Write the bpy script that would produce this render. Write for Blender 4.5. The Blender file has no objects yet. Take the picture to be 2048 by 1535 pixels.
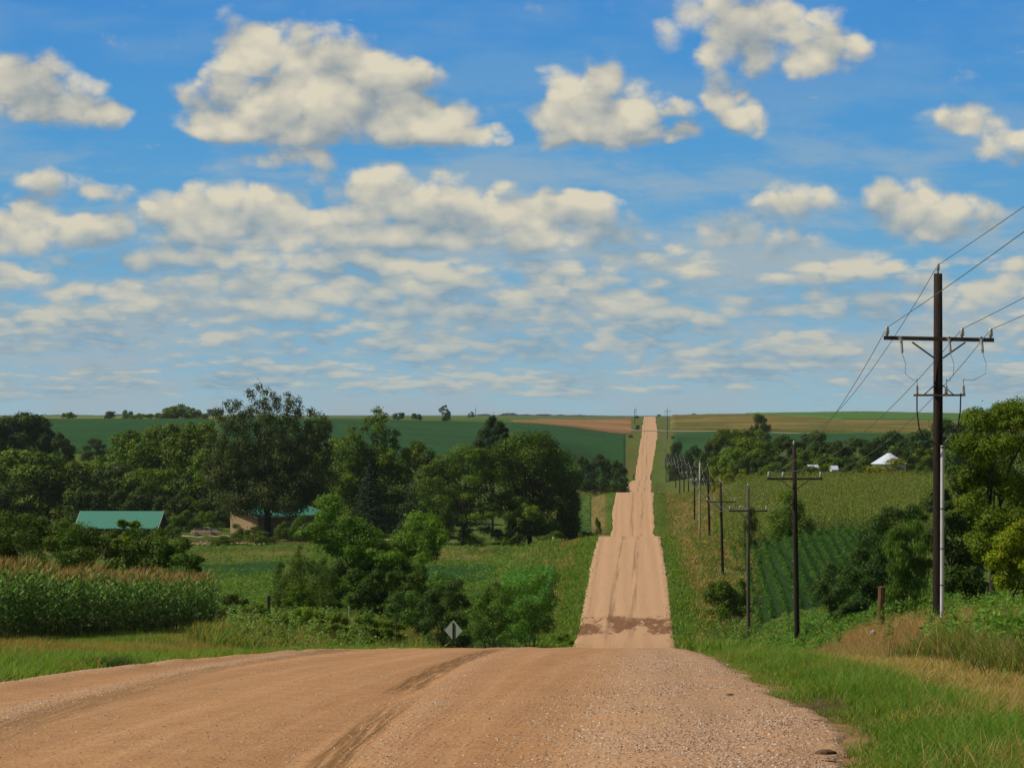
import bpy, math, random
import numpy as np
from mathutils import Vector
R = math.radians
S = bpy.context.scene
COL = S.collection
F = 5300.0            # focal length in photo pixels (photo 2048 wide)
VX, VY = 1300.0, 830.0  # where the road's direction meets eye level in the photo

# ------------------------------------------------------------------ camera
cd = bpy.data.cameras.new('camera'); cam = bpy.data.objects.new('camera', cd); COL.objects.link(cam)
cam.location = (0, 0, 0); cam.rotation_euler = (R(90), 0, 0)
cd.sensor_width = 36; cd.lens = F / 2048 * 36
cd.shift_x = (1024 - VX) / 2048; cd.shift_y = (VY - 767.5) / 2048
cd.clip_start = 0.1; cd.clip_end = 60000
S.camera = cam
S.render.engine = 'CYCLES'
S.view_settings.view_transform = 'Standard'; S.view_settings.look = 'None'
S.view_settings.exposure = 0.0; S.view_settings.gamma = 1.0
S.cycles.max_bounces = 5; S.cycles.diffuse_bounces = 2; S.cycles.glossy_bounces = 1
S.cycles.transmission_bounces = 3; S.cycles.volume_bounces = 1; S.cycles.transparent_max_bounces = 4
S.cycles.caustics_reflective = False; S.cycles.caustics_refractive = False

# ------------------------------------------------------------------ sun + sky
TOSUN = Vector((-0.66, -0.04, 0.75)).normalized()
sl = bpy.data.lights.new('sun', 'SUN'); sl.energy = 4.6; sl.angle = R(0.53); sl.color = (1.0, 0.93, 0.80)
so = bpy.data.objects.new('sun', sl); COL.objects.link(so)
so.rotation_euler = TOSUN.to_track_quat('Z', 'Y').to_euler()

W = bpy.data.worlds.new('World'); S.world = W; W.use_nodes = True
NT = W.node_tree; N = NT.nodes; N.clear()

class G:
    """tiny node-graph writer"""
    def __init__(s, tree): s.t = tree
    def n(s, typ, **kw):
        x = s.t.nodes.new(typ)
        for k, v in kw.items(): setattr(x, k, v)
        return x
    def put(s, sock, v):
        if v is None: return
        if isinstance(v, bpy.types.NodeSocket): s.t.links.new(v, sock)
        else: sock.default_value = v
    def m(s, op, a, b=None, c=None, clamp=False):
        x = s.n('ShaderNodeMath', operation=op); x.use_clamp = clamp
        for i, v in enumerate((a, b, c)): s.put(x.inputs[i], v)
        return x.outputs[0]
    def v(s, op, a, b=None):
        x = s.n('ShaderNodeVectorMath', operation=op); s.put(x.inputs[0], a); s.put(x.inputs[1], b)
        return x.outputs['Value'] if op in ('DOT_PRODUCT', 'LENGTH') else x.outputs[0]
    def sm(s, x, a, b, lo=0.0, hi=1.0):
        r = s.n('ShaderNodeMapRange', interpolation_type='SMOOTHSTEP')
        for i, v in enumerate((x, a, b, lo, hi)): s.put(r.inputs[i], v)
        return r.outputs[0]
    def lin(s, x, a, b, lo=0.0, hi=1.0):
        r = s.n('ShaderNodeMapRange')
        for i, v in enumerate((x, a, b, lo, hi)): s.put(r.inputs[i], v)
        return r.outputs[0]
    def mix(s, f, a, b, bt='MIX'):
        x = s.n('ShaderNodeMix', data_type='RGBA', blend_type=bt)
        s.put(x.inputs[0], f)
        for i, v in ((6, a), (7, b)):
            if isinstance(v, tuple) and len(v) == 3: v = v + (1,)
            s.put(x.inputs[i], v)
        return x.outputs[2]
    def noise(s, vec, scale, detail=3, rough=0.55, dist=0.0):
        x = s.n('ShaderNodeTexNoise', noise_dimensions='2D' if getattr(s, 'flat', False) else '3D'); s.put(x.inputs['Vector'], vec)
        x.inputs['Scale'].default_value = scale; x.inputs['Detail'].default_value = detail
        x.inputs['Roughness'].default_value = rough; x.inputs['Distortion'].default_value = dist
        return x.outputs['Fac']
    def mul(s, vec, xyz): return s.v('MULTIPLY', vec, xyz)
    def xyz(s, vec):
        x = s.n('ShaderNodeSeparateXYZ'); s.put(x.inputs[0], vec); return x.outputs
    def comb(s, a, b, c=0.0):
        x = s.n('ShaderNodeCombineXYZ')
        for i, v in enumerate((a, b, c)): s.put(x.inputs[i], v)
        return x.outputs[0]

# clouds: (base line, strength, blobs) on the sky near the horizon; unit = 1/5300 rad, measured like photo pixels
CLOUDS = [
 (288, 1.0, [(505,125,75,80),(585,120,60,62),(640,195,170,115),(735,175,95,90),(790,205,110,75),(855,238,100,50),(470,240,105,70),(935,266,62,22),(415,262,55,24)]),
 (292, .95, [(1190,215,108,78),(1130,238,52,80),(1260,232,90,55),(1335,268,75,24)]),
 (165, .78, [(1475,55,120,80),(1555,65,110,72),(1640,118,72,34),(1510,100,100,45)]),
 (300, .60, [(1440,178,42,40),(1485,230,44,36)]),
 (248, .92, [(20,170,110,80),(120,205,105,52),(215,235,52,22)]),
 (320, .62, [(1930,248,66,30),(2005,285,60,24)]),
 (500, .90, [(390,440,130,55),(490,430,120,58),(590,440,80,45),(700,405,60,50),(765,395,75,62),(850,430,100,65),(960,435,110,62),(1080,435,80,48),(1165,430,85,46),(700,480,420,34),(1050,480,200,30)]),
 (480, .78, [(1815,405,75,56),(1890,435,110,48)]),
 (410, .62, [(110,372,62,32),(195,388,70,24)]),
 (505, .80, [(50,450,100,52),(180,465,90,40)]),
 (505, .42, [(1570,405,75,34),(1520,468,125,42)]),
 (545, .72, [(420,516,150,24),(660,522,140,20)]),
 (360, .42, [(570,325,95,34),(880,352,60,20)]),
]
gr = bpy.data.node_groups.new('cloud_density', 'ShaderNodeTree')
gr.interface.new_socket('P', in_out='INPUT', socket_type='NodeSocketVector')
gr.interface.new_socket('D', in_out='OUTPUT', socket_type='NodeSocketFloat')
g = G(gr); g.flat = True; gi = g.n('NodeGroupInput'); go = g.n('NodeGroupOutput'); P = gi.outputs[0]
px_, py_, _ = g.xyz(P)
w1 = g.noise(g.mul(P, (1/150, 1/120, 0)), 1, 2); w2 = g.noise(g.mul(g.v('ADD', P, (777, 333, 0)), (1/150, 1/120, 0)), 1, 2)
PW = g.v('ADD', P, g.comb(g.m('MULTIPLY_ADD', w1, 90, -45), g.m('MULTIPLY_ADD', w2, 70, -35)))
fine = g.noise(g.mul(P, (1/85, 1/62, 0)), 1, 6, .52, .1)
def puff(sc, sy, seed):
    x = g.n('ShaderNodeTexVoronoi', feature='F1', voronoi_dimensions='2D'); g.put(x.inputs['Vector'], g.v('ADD', g.mul(g.v('ADD', P, g.comb(g.m('MULTIPLY_ADD', fine, 60, -30), g.m('MULTIPLY_ADD', w2, 50, -25))), (1/sc, 1/sy, 0)), (seed, seed, 0)))
    x.inputs['Scale'].default_value = 1
    dd_ = x.outputs['Distance']
    return g.m('SUBTRACT', .42, g.m('MULTIPLY', dd_, dd_))
pf = puff(70, 52, 2.2)
tot = None
for base, st, blobs in CLOUDS:
    f = None
    for (cx, cy, rx, ry) in blobs:
        q = g.mul(g.v('SUBTRACT', PW, (cx, cy, 0)), (1/rx/1.18, 1/ry/1.18, 0))
        d2 = g.m('SUBTRACT', 1.0, g.v('DOT_PRODUCT', q, q))
        f = d2 if f is None else g.m('MAXIMUM', f, d2)
    clip = g.m('MULTIPLY', g.m('SUBTRACT', base + 8.0, py_), 1/30)
    f = g.m('MINIMUM', f, clip)
    f = g.m('MULTIPLY', g.m('MAXIMUM', f, -1.0), st)
    tot = f if tot is None else g.m('MAXIMUM', tot, f)
tot = g.m('MAXIMUM', tot, -0.6)
big = g.m('ADD', g.m('MULTIPLY_ADD', g.m('SUBTRACT', fine, .5), 1.5, tot), g.m('MULTIPLY_ADD', pf, .65, -.08))
# small clouds towards the horizon: noise bands whose size shrinks with height above the horizon
def band(sx, sy, seed, y0, y1, y2, y3, thr, wide=1.0):
    q = g.v('ADD', g.mul(P, (1/sx, 1/sy, 0)), (seed, seed*.7, 0))
    cov = g.noise(q, .28, 2, .5); nn = g.noise(q, 1, 4, .55, .1); v = puff(sx*.55, sy*.62, seed)
    f = g.m('ADD', g.m('MULTIPLY', g.m('SUBTRACT', nn, .5), 1.9), g.m('ADD', g.m('MULTIPLY', v, .8), g.m('MULTIPLY', g.m('SUBTRACT', cov, thr), 2.2)))
    env = g.m('MULTIPLY', g.sm(py_, y0, y1), g.sm(py_, y2, y3, 1.0, 0.0))
    return g.m('ADD', f, g.m('MULTIPLY_ADD', env, 1.3, -1.13))
b1 = band(120, 44, 3.1, 440, 540, 620, 680, .47)
b2 = band(88, 27, 9.7, 590, 640, 700, 750, .48)
b3 = band(80, 15, 5.3, 680, 730, 775, 826, .50)
D = g.m('MAXIMUM', big, g.m('MAXIMUM', b1, g.m('MAXIMUM', b2, b3)))
g.put(go.inputs[0], D)

g = G(NT); g.flat = True
tc = g.n('ShaderNodeTexCoord'); dx, dy, dz = g.xyz(tc.outputs['Generated'])
ysafe = g.m('MAXIMUM', dy, 0.02)
PX = g.m('MULTIPLY_ADD', g.m('DIVIDE', dx, ysafe), F, VX); PY = g.m('MULTIPLY_ADD', g.m('DIVIDE', dz, ysafe), -F, VY)
P = g.comb(PX, PY)
def dens(vec):
    x = g.n('ShaderNodeGroup'); x.node_tree = gr; g.put(x.inputs[0], vec); return x.outputs[0]
off = g.sm(PY, 300, 800, 1, .3)
d0 = dens(P); d1 = dens(g.v('ADD', P, g.comb(g.m('MULTIPLY', off, -8), g.m('MULTIPLY', off, -36))))
alpha = g.sm(d0, -0.12, 0.66)
lit = g.m('MULTIPLY_ADD', g.m('SUBTRACT', d0, d1), 0.50, 0.40)
body = g.sm(d0, 0.1, 1.0); lit = g.m('ADD', lit, g.m('MULTIPLY_ADD', g.noise(g.mul(P, (1/130, 1/80, 0)), 1, 2, .5), 1.7, -.85))
lit = g.m('ADD', lit, g.m('MULTIPLY_ADD', body, 0.22, -0.05), clamp=True)
ramp = g.n('ShaderNodeValToRGB'); g.put(ramp.inputs[0], g.lin(PY, 830, -100))
cr = ramp.color_ramp
stops = [(0, (.31,.48,.56)), (.12, (.25,.44,.57)), (.33, (.155,.385,.60)), (.60, (.088,.32,.625)), (.9, (.060,.262,.62)), (1, (.055,.25,.61))]
while len(cr.elements) < len(stops): cr.elements.new(.5)
for e, (p, c) in zip(cr.elements, stops): e.position = p; e.color = c + (1,)
veil = g.noise(g.mul(P, (1/420, 1/110, 0)), 1, 5, .6)
skyc = g.mix(g.m('MULTIPLY', g.sm(veil, .38, .66), g.sm(PY, 120, 560, .15, .95)), ramp.outputs[0], (.34,.44,.50))
shc = g.mix(g.sm(PY, 250, 700), (.28,.33,.36), (.22,.35,.45))
ltc = g.mix(g.sm(PY, 300, 780), (.72,.66,.51), (.53,.53,.46))
cloudc = g.mix(lit, shc, ltc)
seen = g.mix(g.m('MULTIPLY', alpha, g.sm(PY, 500, 800, .97, .78)), skyc, cloudc)
bgc = g.n('ShaderNodeBackground'); g.put(bgc.inputs[0], seen); bgc.inputs[1].default_value = 1.0
st = g.n('ShaderNodeTexSky', sky_type='NISHITA'); st.sun_disc = False
st.sun_elevation = math.asin(TOSUN.z); st.sun_rotation = math.atan2(TOSUN.x, TOSUN.y)
st.air_density = 1.0; st.dust_density = 0.6
bgn = g.n('ShaderNodeBackground'); g.put(bgn.inputs[0], st.outputs[0]); bgn.inputs[1].default_value = 0.055
front = g.m('MULTIPLY', g.sm(dy, .55, .8), g.sm(PY, -500, -60))
front = g.m('MULTIPLY', front, g.sm(PY, 1100, 900))
ms = g.n('ShaderNodeMixShader'); g.put(ms.inputs[0], front)
NT.links.new(bgn.outputs[0], ms.inputs[1]); NT.links.new(bgc.outputs[0], ms.inputs[2])
wo = g.n('ShaderNodeOutputWorld'); NT.links.new(ms.outputs[0], wo.inputs[0])
W.cycles.sampling_method = 'MANUAL'; W.cycles.sample_map_resolution = 256

# ------------------------------------------------------------------ helpers
def tag(o, label=None, cat=None, group=None, kind=None):
    if label: o['label'] = label
    if cat: o['category'] = cat
    if group: o['group'] = group
    if kind: o['kind'] = kind
    return o
def link(name, data, parent=None, loc=(0, 0, 0)):
    o = bpy.data.objects.new(name, data); COL.objects.link(o); o.location = loc
    if parent: o.parent = parent
    return o
def npmesh(name, V, faces, mat=None, col=None, smooth=False):
    """faces: list of (n,k) index arrays"""
    V = np.asarray(V, dtype=np.float32).reshape(-1, 3)
    me = bpy.data.meshes.new(name)
    fl = [np.asarray(f, dtype=np.int32) for f in (faces if isinstance(faces, list) else [faces]) if len(f)]
    tot = np.concatenate([np.full(len(f), f.shape[1], np.int32) for f in fl])
    idx = np.concatenate([f.ravel() for f in fl])
    me.vertices.add(len(V)); me.vertices.foreach_set('co', V.ravel())
    me.loops.add(len(idx)); me.loops.foreach_set('vertex_index', idx)
    me.polygons.add(len(tot))
    me.polygons.foreach_set('loop_start', np.concatenate([[0], np.cumsum(tot)[:-1]]).astype(np.int32))
    me.polygons.foreach_set('loop_total', tot)
    me.polygons.foreach_set('use_smooth', np.full(len(tot), bool(smooth)))
    me.update(calc_edges=True)
    if col is not None:
        a = me.color_attributes.new('col', 'FLOAT_COLOR', 'POINT')
        c = np.ones((len(V), 4), np.float32); c[:, :3] = col; a.data.foreach_set('color', c.ravel())
    if mat: me.materials.append(mat)
    return me
class MB:
    """collects boxes, tubes, discs into one mesh"""
    def __init__(s): s.v = []; s.f3 = []; s.f4 = []; s.n = 0
    def add(s, V, F4=(), F3=()):
        for f in F4: s.f4.append([i + s.n for i in f])
        for f in F3: s.f3.append([i + s.n for i in f])
        s.v.extend([tuple(map(float, p)) for p in V]); s.n += len(V); return s
    def box(s, c, d, rz=0.0, taper=1.0):
        x, y, z = d[0]/2, d[1]/2, d[2]/2; ca, sa = math.cos(rz), math.sin(rz); V = []
        for k, t in ((-z, 1.0), (z, taper)):
            for (a, b) in ((-x, -y), (x, -y), (x, y), (-x, y)):
                a *= t; b *= t; V.append((c[0]+a*ca-b*sa, c[1]+a*sa+b*ca, c[2]+k))
        return s.add(V, [(3,2,1,0),(4,5,6,7),(0,1,5,4),(1,2,6,5),(2,3,7,6),(3,0,4,7)])
    def tube(s, pts, rad, n=8, cap=True):
        pts = [Vector(p) for p in pts]
        if not hasattr(rad, '__len__'): rad = [rad]*len(pts)
        rings = []; up = Vector((0, 0, 1))
        for i, p in enumerate(pts):
            t = (pts[min(i+1, len(pts)-1)] - pts[max(i-1, 0)]).normalized()
            a = t.cross(up if abs(t.z) < .9 else Vector((1, 0, 0))).normalized(); b = t.cross(a)
            rings.append([p + rad[i]*(a*math.cos(2*math.pi*k/n) + b*math.sin(2*math.pi*k/n)) for k in range(n)])
        V = [q for r in rings for q in r]; F4 = []
        for i in range(len(pts)-1):
            for k in range(n):
                F4.append((i*n+k, i*n+(k+1) % n, (i+1)*n+(k+1) % n, (i+1)*n+k))
        F3 = []
        if cap:
            V.append(pts[0]); V.append(pts[-1]); c0, c1 = len(V)-2, len(V)-1; L = (len(pts)-1)*n
            for k in range(n):
                F3.append((c0, (k+1) % n, k)); F3.append((c1, L+k, L+(k+1) % n))
        return s.add(V, F4, F3)
    def lathe(s, prof, c=(0, 0, 0), n=10):
        return s.tube([(c[0], c[1], c[2]+z) for r, z in prof], [r for r, z in prof], n)
    def mesh(s, name, mat, smooth=False):
        fs = []
        if s.f4: fs.append(np.array(s.f4))
        if s.f3: fs.append(np.array(s.f3))
        return npmesh(name, s.v, fs, mat, None, smooth)
    def build(s, name, mat, parent=None, loc=(0, 0, 0), smooth=False):
        return link(name, s.mesh(name, mat, smooth), parent, loc)

def material(name):
    m = bpy.data.materials.new(name); m.use_nodes = True; t = m.node_tree; t.nodes.clear()
    g = G(t); out = g.n('ShaderNodeOutputMaterial'); b = g.n('ShaderNodeBsdfPrincipled')
    t.links.new(b.outputs[0], out.inputs[0]); b.inputs['Specular IOR Level'].default_value = .25
    b.inputs['Roughness'].default_value = .8
    return m, g, b, out
def simple(name, c, c2=None, scale=4, rough=.7, metal=0, bump=0, stretch=(1, 1, 1), spec=.25):
    m, g, b, out = material(name); tcn = g.n('ShaderNodeTexCoord'); v = g.mul(tcn.outputs['Object'], stretch)
    nn = g.noise(v, scale, 4)
    c2 = c2 or tuple(x*.7 for x in c)
    g.put(b.inputs['Base Color'], g.mix(g.sm(nn, .3, .7), c, c2)); b.inputs['Roughness'].default_value = rough
    b.inputs['Metallic'].default_value = metal; b.inputs['Specular IOR Level'].default_value = spec
    if bump:
        bm = g.n('ShaderNodeBump'); bm.inputs[0].default_value = bump; bm.inputs[1].default_value = .02
        g.put(bm.inputs['Height'], nn); g.put(b.inputs['Normal'], bm.outputs[0])
    return m
def leafmat(name, trans=.3, gain=1.0, sat=1.0):
    m, g, b, out = material(name)
    a = g.n('ShaderNodeAttribute', attribute_name='col')
    oi = g.n('ShaderNodeObjectInfo')
    hs = g.n('ShaderNodeHueSaturation'); g.put(hs.inputs['Color'], a.outputs['Color'])
    g.put(hs.inputs['Value'], g.lin(oi.outputs['Random'], 0, 1, .85*gain, 1.15*gain))
    g.put(hs.inputs['Hue'], g.lin(oi.outputs['Random'], 0, 1, .488, .512)); hs.inputs['Saturation'].default_value = sat
    g.put(b.inputs['Base Color'], hs.outputs[0]); b.inputs['Roughness'].default_value = .6
    b.inputs['Specular IOR Level'].default_value = .18
    tr = g.n('ShaderNodeBsdfTranslucent'); g.put(tr.inputs[0], g.mix(1.0, hs.outputs[0], (1.25, 1.15, .5), 'MULTIPLY'))
    mx = g.n('ShaderNodeMixShader'); mx.inputs[0].default_value = trans
    g.t.links.new(b.outputs[0], mx.inputs[1]); g.t.links.new(tr.outputs[0], mx.inputs[2]); g.t.links.new(mx.outputs[0], out.inputs[0])
    return m
LEAF = leafmat('foliage', .30, 1.7, 1.15); WEED = leafmat('weed_leaves', .34, 1.5, 1.05); GRASS = leafmat('grass_blades', .42, 1.28, 1.0); CORNM = leafmat('corn_leaves', .3)
BARK = simple('bark', (.060,.045,.030), (.022,.017,.012), 3, .9, stretch=(4, 4, 1), bump=.5)
WOOD = simple('creosote_wood', (.028,.017,.011), (.010,.006,.004), 5, .85, stretch=(6, 6, .5), bump=.4)
WOOD2 = simple('weathered_wood', (.10,.085,.06), (.045,.036,.026), 5, .9, stretch=(6, 6, .5), bump=.4)
WHITEWOOD = simple('pale_pole', (.42,.40,.30), (.28,.26,.19), 4, .8, stretch=(6, 6, .5))
ARMW = simple('crossarm_wood', (.115,.085,.055), (.05,.036,.024), 8, .85, stretch=(.6, 4, 4))
PORC = simple('porcelain', (.46,.46,.42), (.30,.30,.27), 9, .25, spec=.5)
STEEL = simple('galvanised_steel', (.22,.22,.20), (.12,.12,.11), 12, .5, .4)
CABLE = simple('black_cable', (.018,.018,.018), (.012,.012,.012), 5, .5)
WIREM = simple('aluminium_wire', (.15,.16,.13), (.10,.11,.09), 3, .5, .3)
PVC = simple('pvc_conduit', (.62,.63,.60), (.50,.50,.46), 2, .45)

# ------------------------------------------------------------------ terrain
def pchip(xs, ys):
    xs = np.array(xs, float); ys = np.array(ys, float); h = np.diff(xs); dl = np.diff(ys)/h; m = np.zeros_like(ys)
    for i in range(1, len(xs)-1):
        if dl[i-1]*dl[i] > 0:
            a = 2*h[i]+h[i-1]; b = h[i]+2*h[i-1]; m[i] = (a+b)/(a/dl[i-1]+b/dl[i])
    m[0] = dl[0]; m[-1] = dl[-1]
    def f(x):
        x = np.clip(np.asarray(x, float), xs[0], xs[-1]); i = np.clip(np.searchsorted(xs, x)-1, 0, len(xs)-2)
        t = (x-xs[i])/h[i]
        return ((2*t**3-3*t**2+1)*ys[i]+(t**3-2*t**2+t)*h[i]*m[i]+(-2*t**3+3*t**2)*ys[i+1]+(t**3-t**2)*h[i]*m[i+1])
    return f
PROAD = pchip([-60, 0, 14, 25, 38, 54, 70, 81, 110, 150, 187, 212, 234, 263, 301, 333, 370, 420, 462, 500, 537, 580, 640, 720, 800, 870, 930, 1010, 1080, 1140, 1240, 1320, 1400, 1550, 1650, 1700, 1780, 1850, 2000, 2600, 4000, 9500],
              [-1.2, -1.5, -1.92, -2.55, -3.5, -4.82, -6.20, -7.22, -10.4, -14.9, -16.95, -17.2, -16.6, -15.7, -15.1, -15.3, -18.6, -21.3, -21.2, -18.2, -15.7, -19.5, -22.0, -20.9, -20.8, -21.5, -26.2, -27.5, -26.5, -20.5, -11.0, -13.2, -12.4, -9.1, -5.6, -6.2, -2.6, -1.0, -4.0, -12, -8, -1.0])
XL = pchip([-60, 25, 110, 187, 333, 537, 720, 870, 1080, 1240, 1550, 1850, 2600], [-6.3, -6.2, -6.1, -5.7, -6.4, -6.9, -6.8, -5.9, -6.1, -4.3, -4.7, -4.2, -4])
XR = pchip([-60, 10, 14, 18.5, 21, 25, 30, 70, 110, 187, 333, 537, 720, 870, 1080, 1240, 1550, 1850, 2600], [1.0, 1.0, 1.05, 1.26, 1.16, 1.05, 1.0, .85, 1.3, 1.85, 1.3, .6, .3, .6, .4, 3.3, 4.1, 3.8, 4])
COLS = {  # photo column: [(distance, row of the ground)]
 0:    [(60,1316),(87,1284),(130,1266),(200,1200),(300,1140),(440,1065),(520,1030),(610,950),(700,902),(900,860),(1200,838),(1500,836),(3000,832),(9500,830)],
 400:  [(60,1314),(100,1274),(130,1258),(200,1222),(260,1195),(330,1150),(400,1092),(440,1068),(520,1030),(610,952),(700,905),(900,858),(1200,838),(1500,835),(3000,832),(9500,830)],
 650:  [(60,1312),(100,1280),(150,1255),(200,1225),(300,1160),(400,1090),(450,1062),(600,1000),(900,893),(1100,862),(1330,838),(1600,839),(3000,833),(9500,830)],
 1000: [(60,1310),(100,1293),(120,1287),(170,1277),(200,1262),(240,1215),(300,1160),(400,1088),(500,1030),(700,960),(900,918),(1100,882),(1300,856),(1500,838),(1800,837),(3000,833),(9500,830)],
 1200: [(60,1310),(120,1305),(187,1290),(240,1190),(333,1085),(420,1070),(540,1010),(700,973),(800,965),(900,935),(1000,915),(1250,875),(1500,855),(1750,841),(1850,836),(2100,837),(3000,834),(9500,831)],
 1330: [(60,1310),(100,1310),(150,1305),(212,1285),(272,1170),(335,1100),(405,1062),(500,1020),(620,985),(800,966),(930,945),(1100,905),(1240,872),(1400,868),(1550,860),(1700,845),(1850,832),(2100,835),(9500,831)],
 1450: [(60,1310),(100,1312),(150,1302),(212,1284),(272,1172),(300,1112),(335,1068),(400,1012),(450,972),(520,965),(650,945),(900,902),(1100,886),(1300,874),(1500,864),(1600,856),(1850,831),(2100,834),(9500,831)],
 1600: [(60,1306),(80,1262),(110,1268),(150,1252),(212,1225),(240,1160),(300,1064),(335,1030),(450,967),(550,962),(800,922),(1100,888),(1400,872),(1500,866),(1600,855),(1850,829),(2100,832),(9500,831)],
 1720: [(60,1288),(80,1232),(110,1242),(150,1240),(222,1198),(300,1064),(335,1028),(450,966),(550,961),(800,922),(1100,890),(1450,868),(1600,855),(1850,827),(2100,830),(9500,831)],
 1875: [(60,1290),(80,1240),(120,1228),(200,1170),(300,1064),(450,966),(550,961),(800,922),(1100,890),(1450,869),(1600,856),(1850,830),(2100,832),(9500,831)],
 2048: [(60,1290),(80,1245),(120,1222),(200,1150),(300,1064),(450,966),(550,961),(800,922),(1100,890),(1450,870),(1600,857),(1850,834),(2100,835),(9500,831)],
}
CK = sorted(COLS); CF = [pchip([0]+[d for d, y in COLS[k]], [-1.8]+[-(y-VY)/F*d for d, y in COLS[k]]) for k in CK]
def sstep(x, a, b):
    t = np.clip((x-a)/(b-a), 0, 1); return t*t*(3-2*t)
def zter(X, Y):
    X = np.asarray(X, float); Y = np.asarray(Y, float); X, Y = np.broadcast_arrays(X, Y)
    Yc = np.maximum(Y, 1.0); px = np.clip(VX+F*X/Yc, CK[0], CK[-1]-.01)
    vals = np.stack([f(Yc) for f in CF])
    k = np.clip(np.searchsorted(CK, px, side='right')-1, 0, len(CK)-2); ck = np.array(CK, float)
    t = (px-ck[k])/(ck[k+1]-ck[k]); t = t*t*(3-2*t)*.5+t*.5
    zc = np.take_along_axis(vals, k[None], 0)[0]*(1-t)+np.take_along_axis(vals, (k+1)[None], 0)[0]*t
    zr = PROAD(Y)
    off = np.maximum(np.maximum(XL(Y)-X, X-XR(Y)), 0)     # metres outside the road edge
    wide = 5+6*sstep(Y, 100, 400)+26*sstep(Y, 600, 900)
    t = sstep(off, 1.5, wide+5)*sstep(Y, 28, 75)
    z = zr*(1-t)+zc*t
    ditch = -.55*np.exp(-((off-4.2)/2.0)**2)*sstep(Y, 30, 60)*(1-sstep(Y, 900, 1200))
    z = z + ditch - .03*sstep(off, -.3, .3)
    amp = sstep(off, 1, 8)
    z = z + amp*(.12*np.sin(X*.9+Y*.23)*np.sin(Y*.31-X*.2)+.05*np.sin(X*2.3+1)*np.sin(Y*.9))*(1-sstep(Y, 300, 700))
    z = z - np.where(np.abs(X) > 1e-9, 0, 0)
    return z
def gz(x, y): return float(zter(np.array([x]), np.array([y]))[0])
def wx(px, d): return (px-VX)/F*d
def wz(py, d): return -(py-VY)/F*d

rng = np.random.default_rng(7)
def vnoise(X, Y, s, seed=0):
    """smooth value noise, numpy"""
    X = np.asarray(X)/s; Y = np.asarray(Y)/s; xi = np.floor(X).astype(np.int64); yi = np.floor(Y).astype(np.int64)
    fx = X-xi; fy = Y-yi; fx = fx*fx*(3-2*fx); fy = fy*fy*(3-2*fy)
    def h(a, b):
        n = (a*374761393+b*668265263+seed*1442695041) & 0x7fffffff; n = ((n ^ (n >> 13))*1274126177) & 0x7fffffff
        return ((n ^ (n >> 16)) & 0xffff)/65535.0
    return (h(xi, yi)*(1-fx)+h(xi+1, yi)*fx)*(1-fy)+(h(xi, yi+1)*(1-fx)+h(xi+1, yi+1)*fx)*fy
def fbm(X, Y, s, seed=0): return .5*vnoise(X, Y, s, seed)+.3*vnoise(X, Y, s/2.3, seed+1)+.2*vnoise(X, Y, s/5.1, seed+2)

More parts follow.
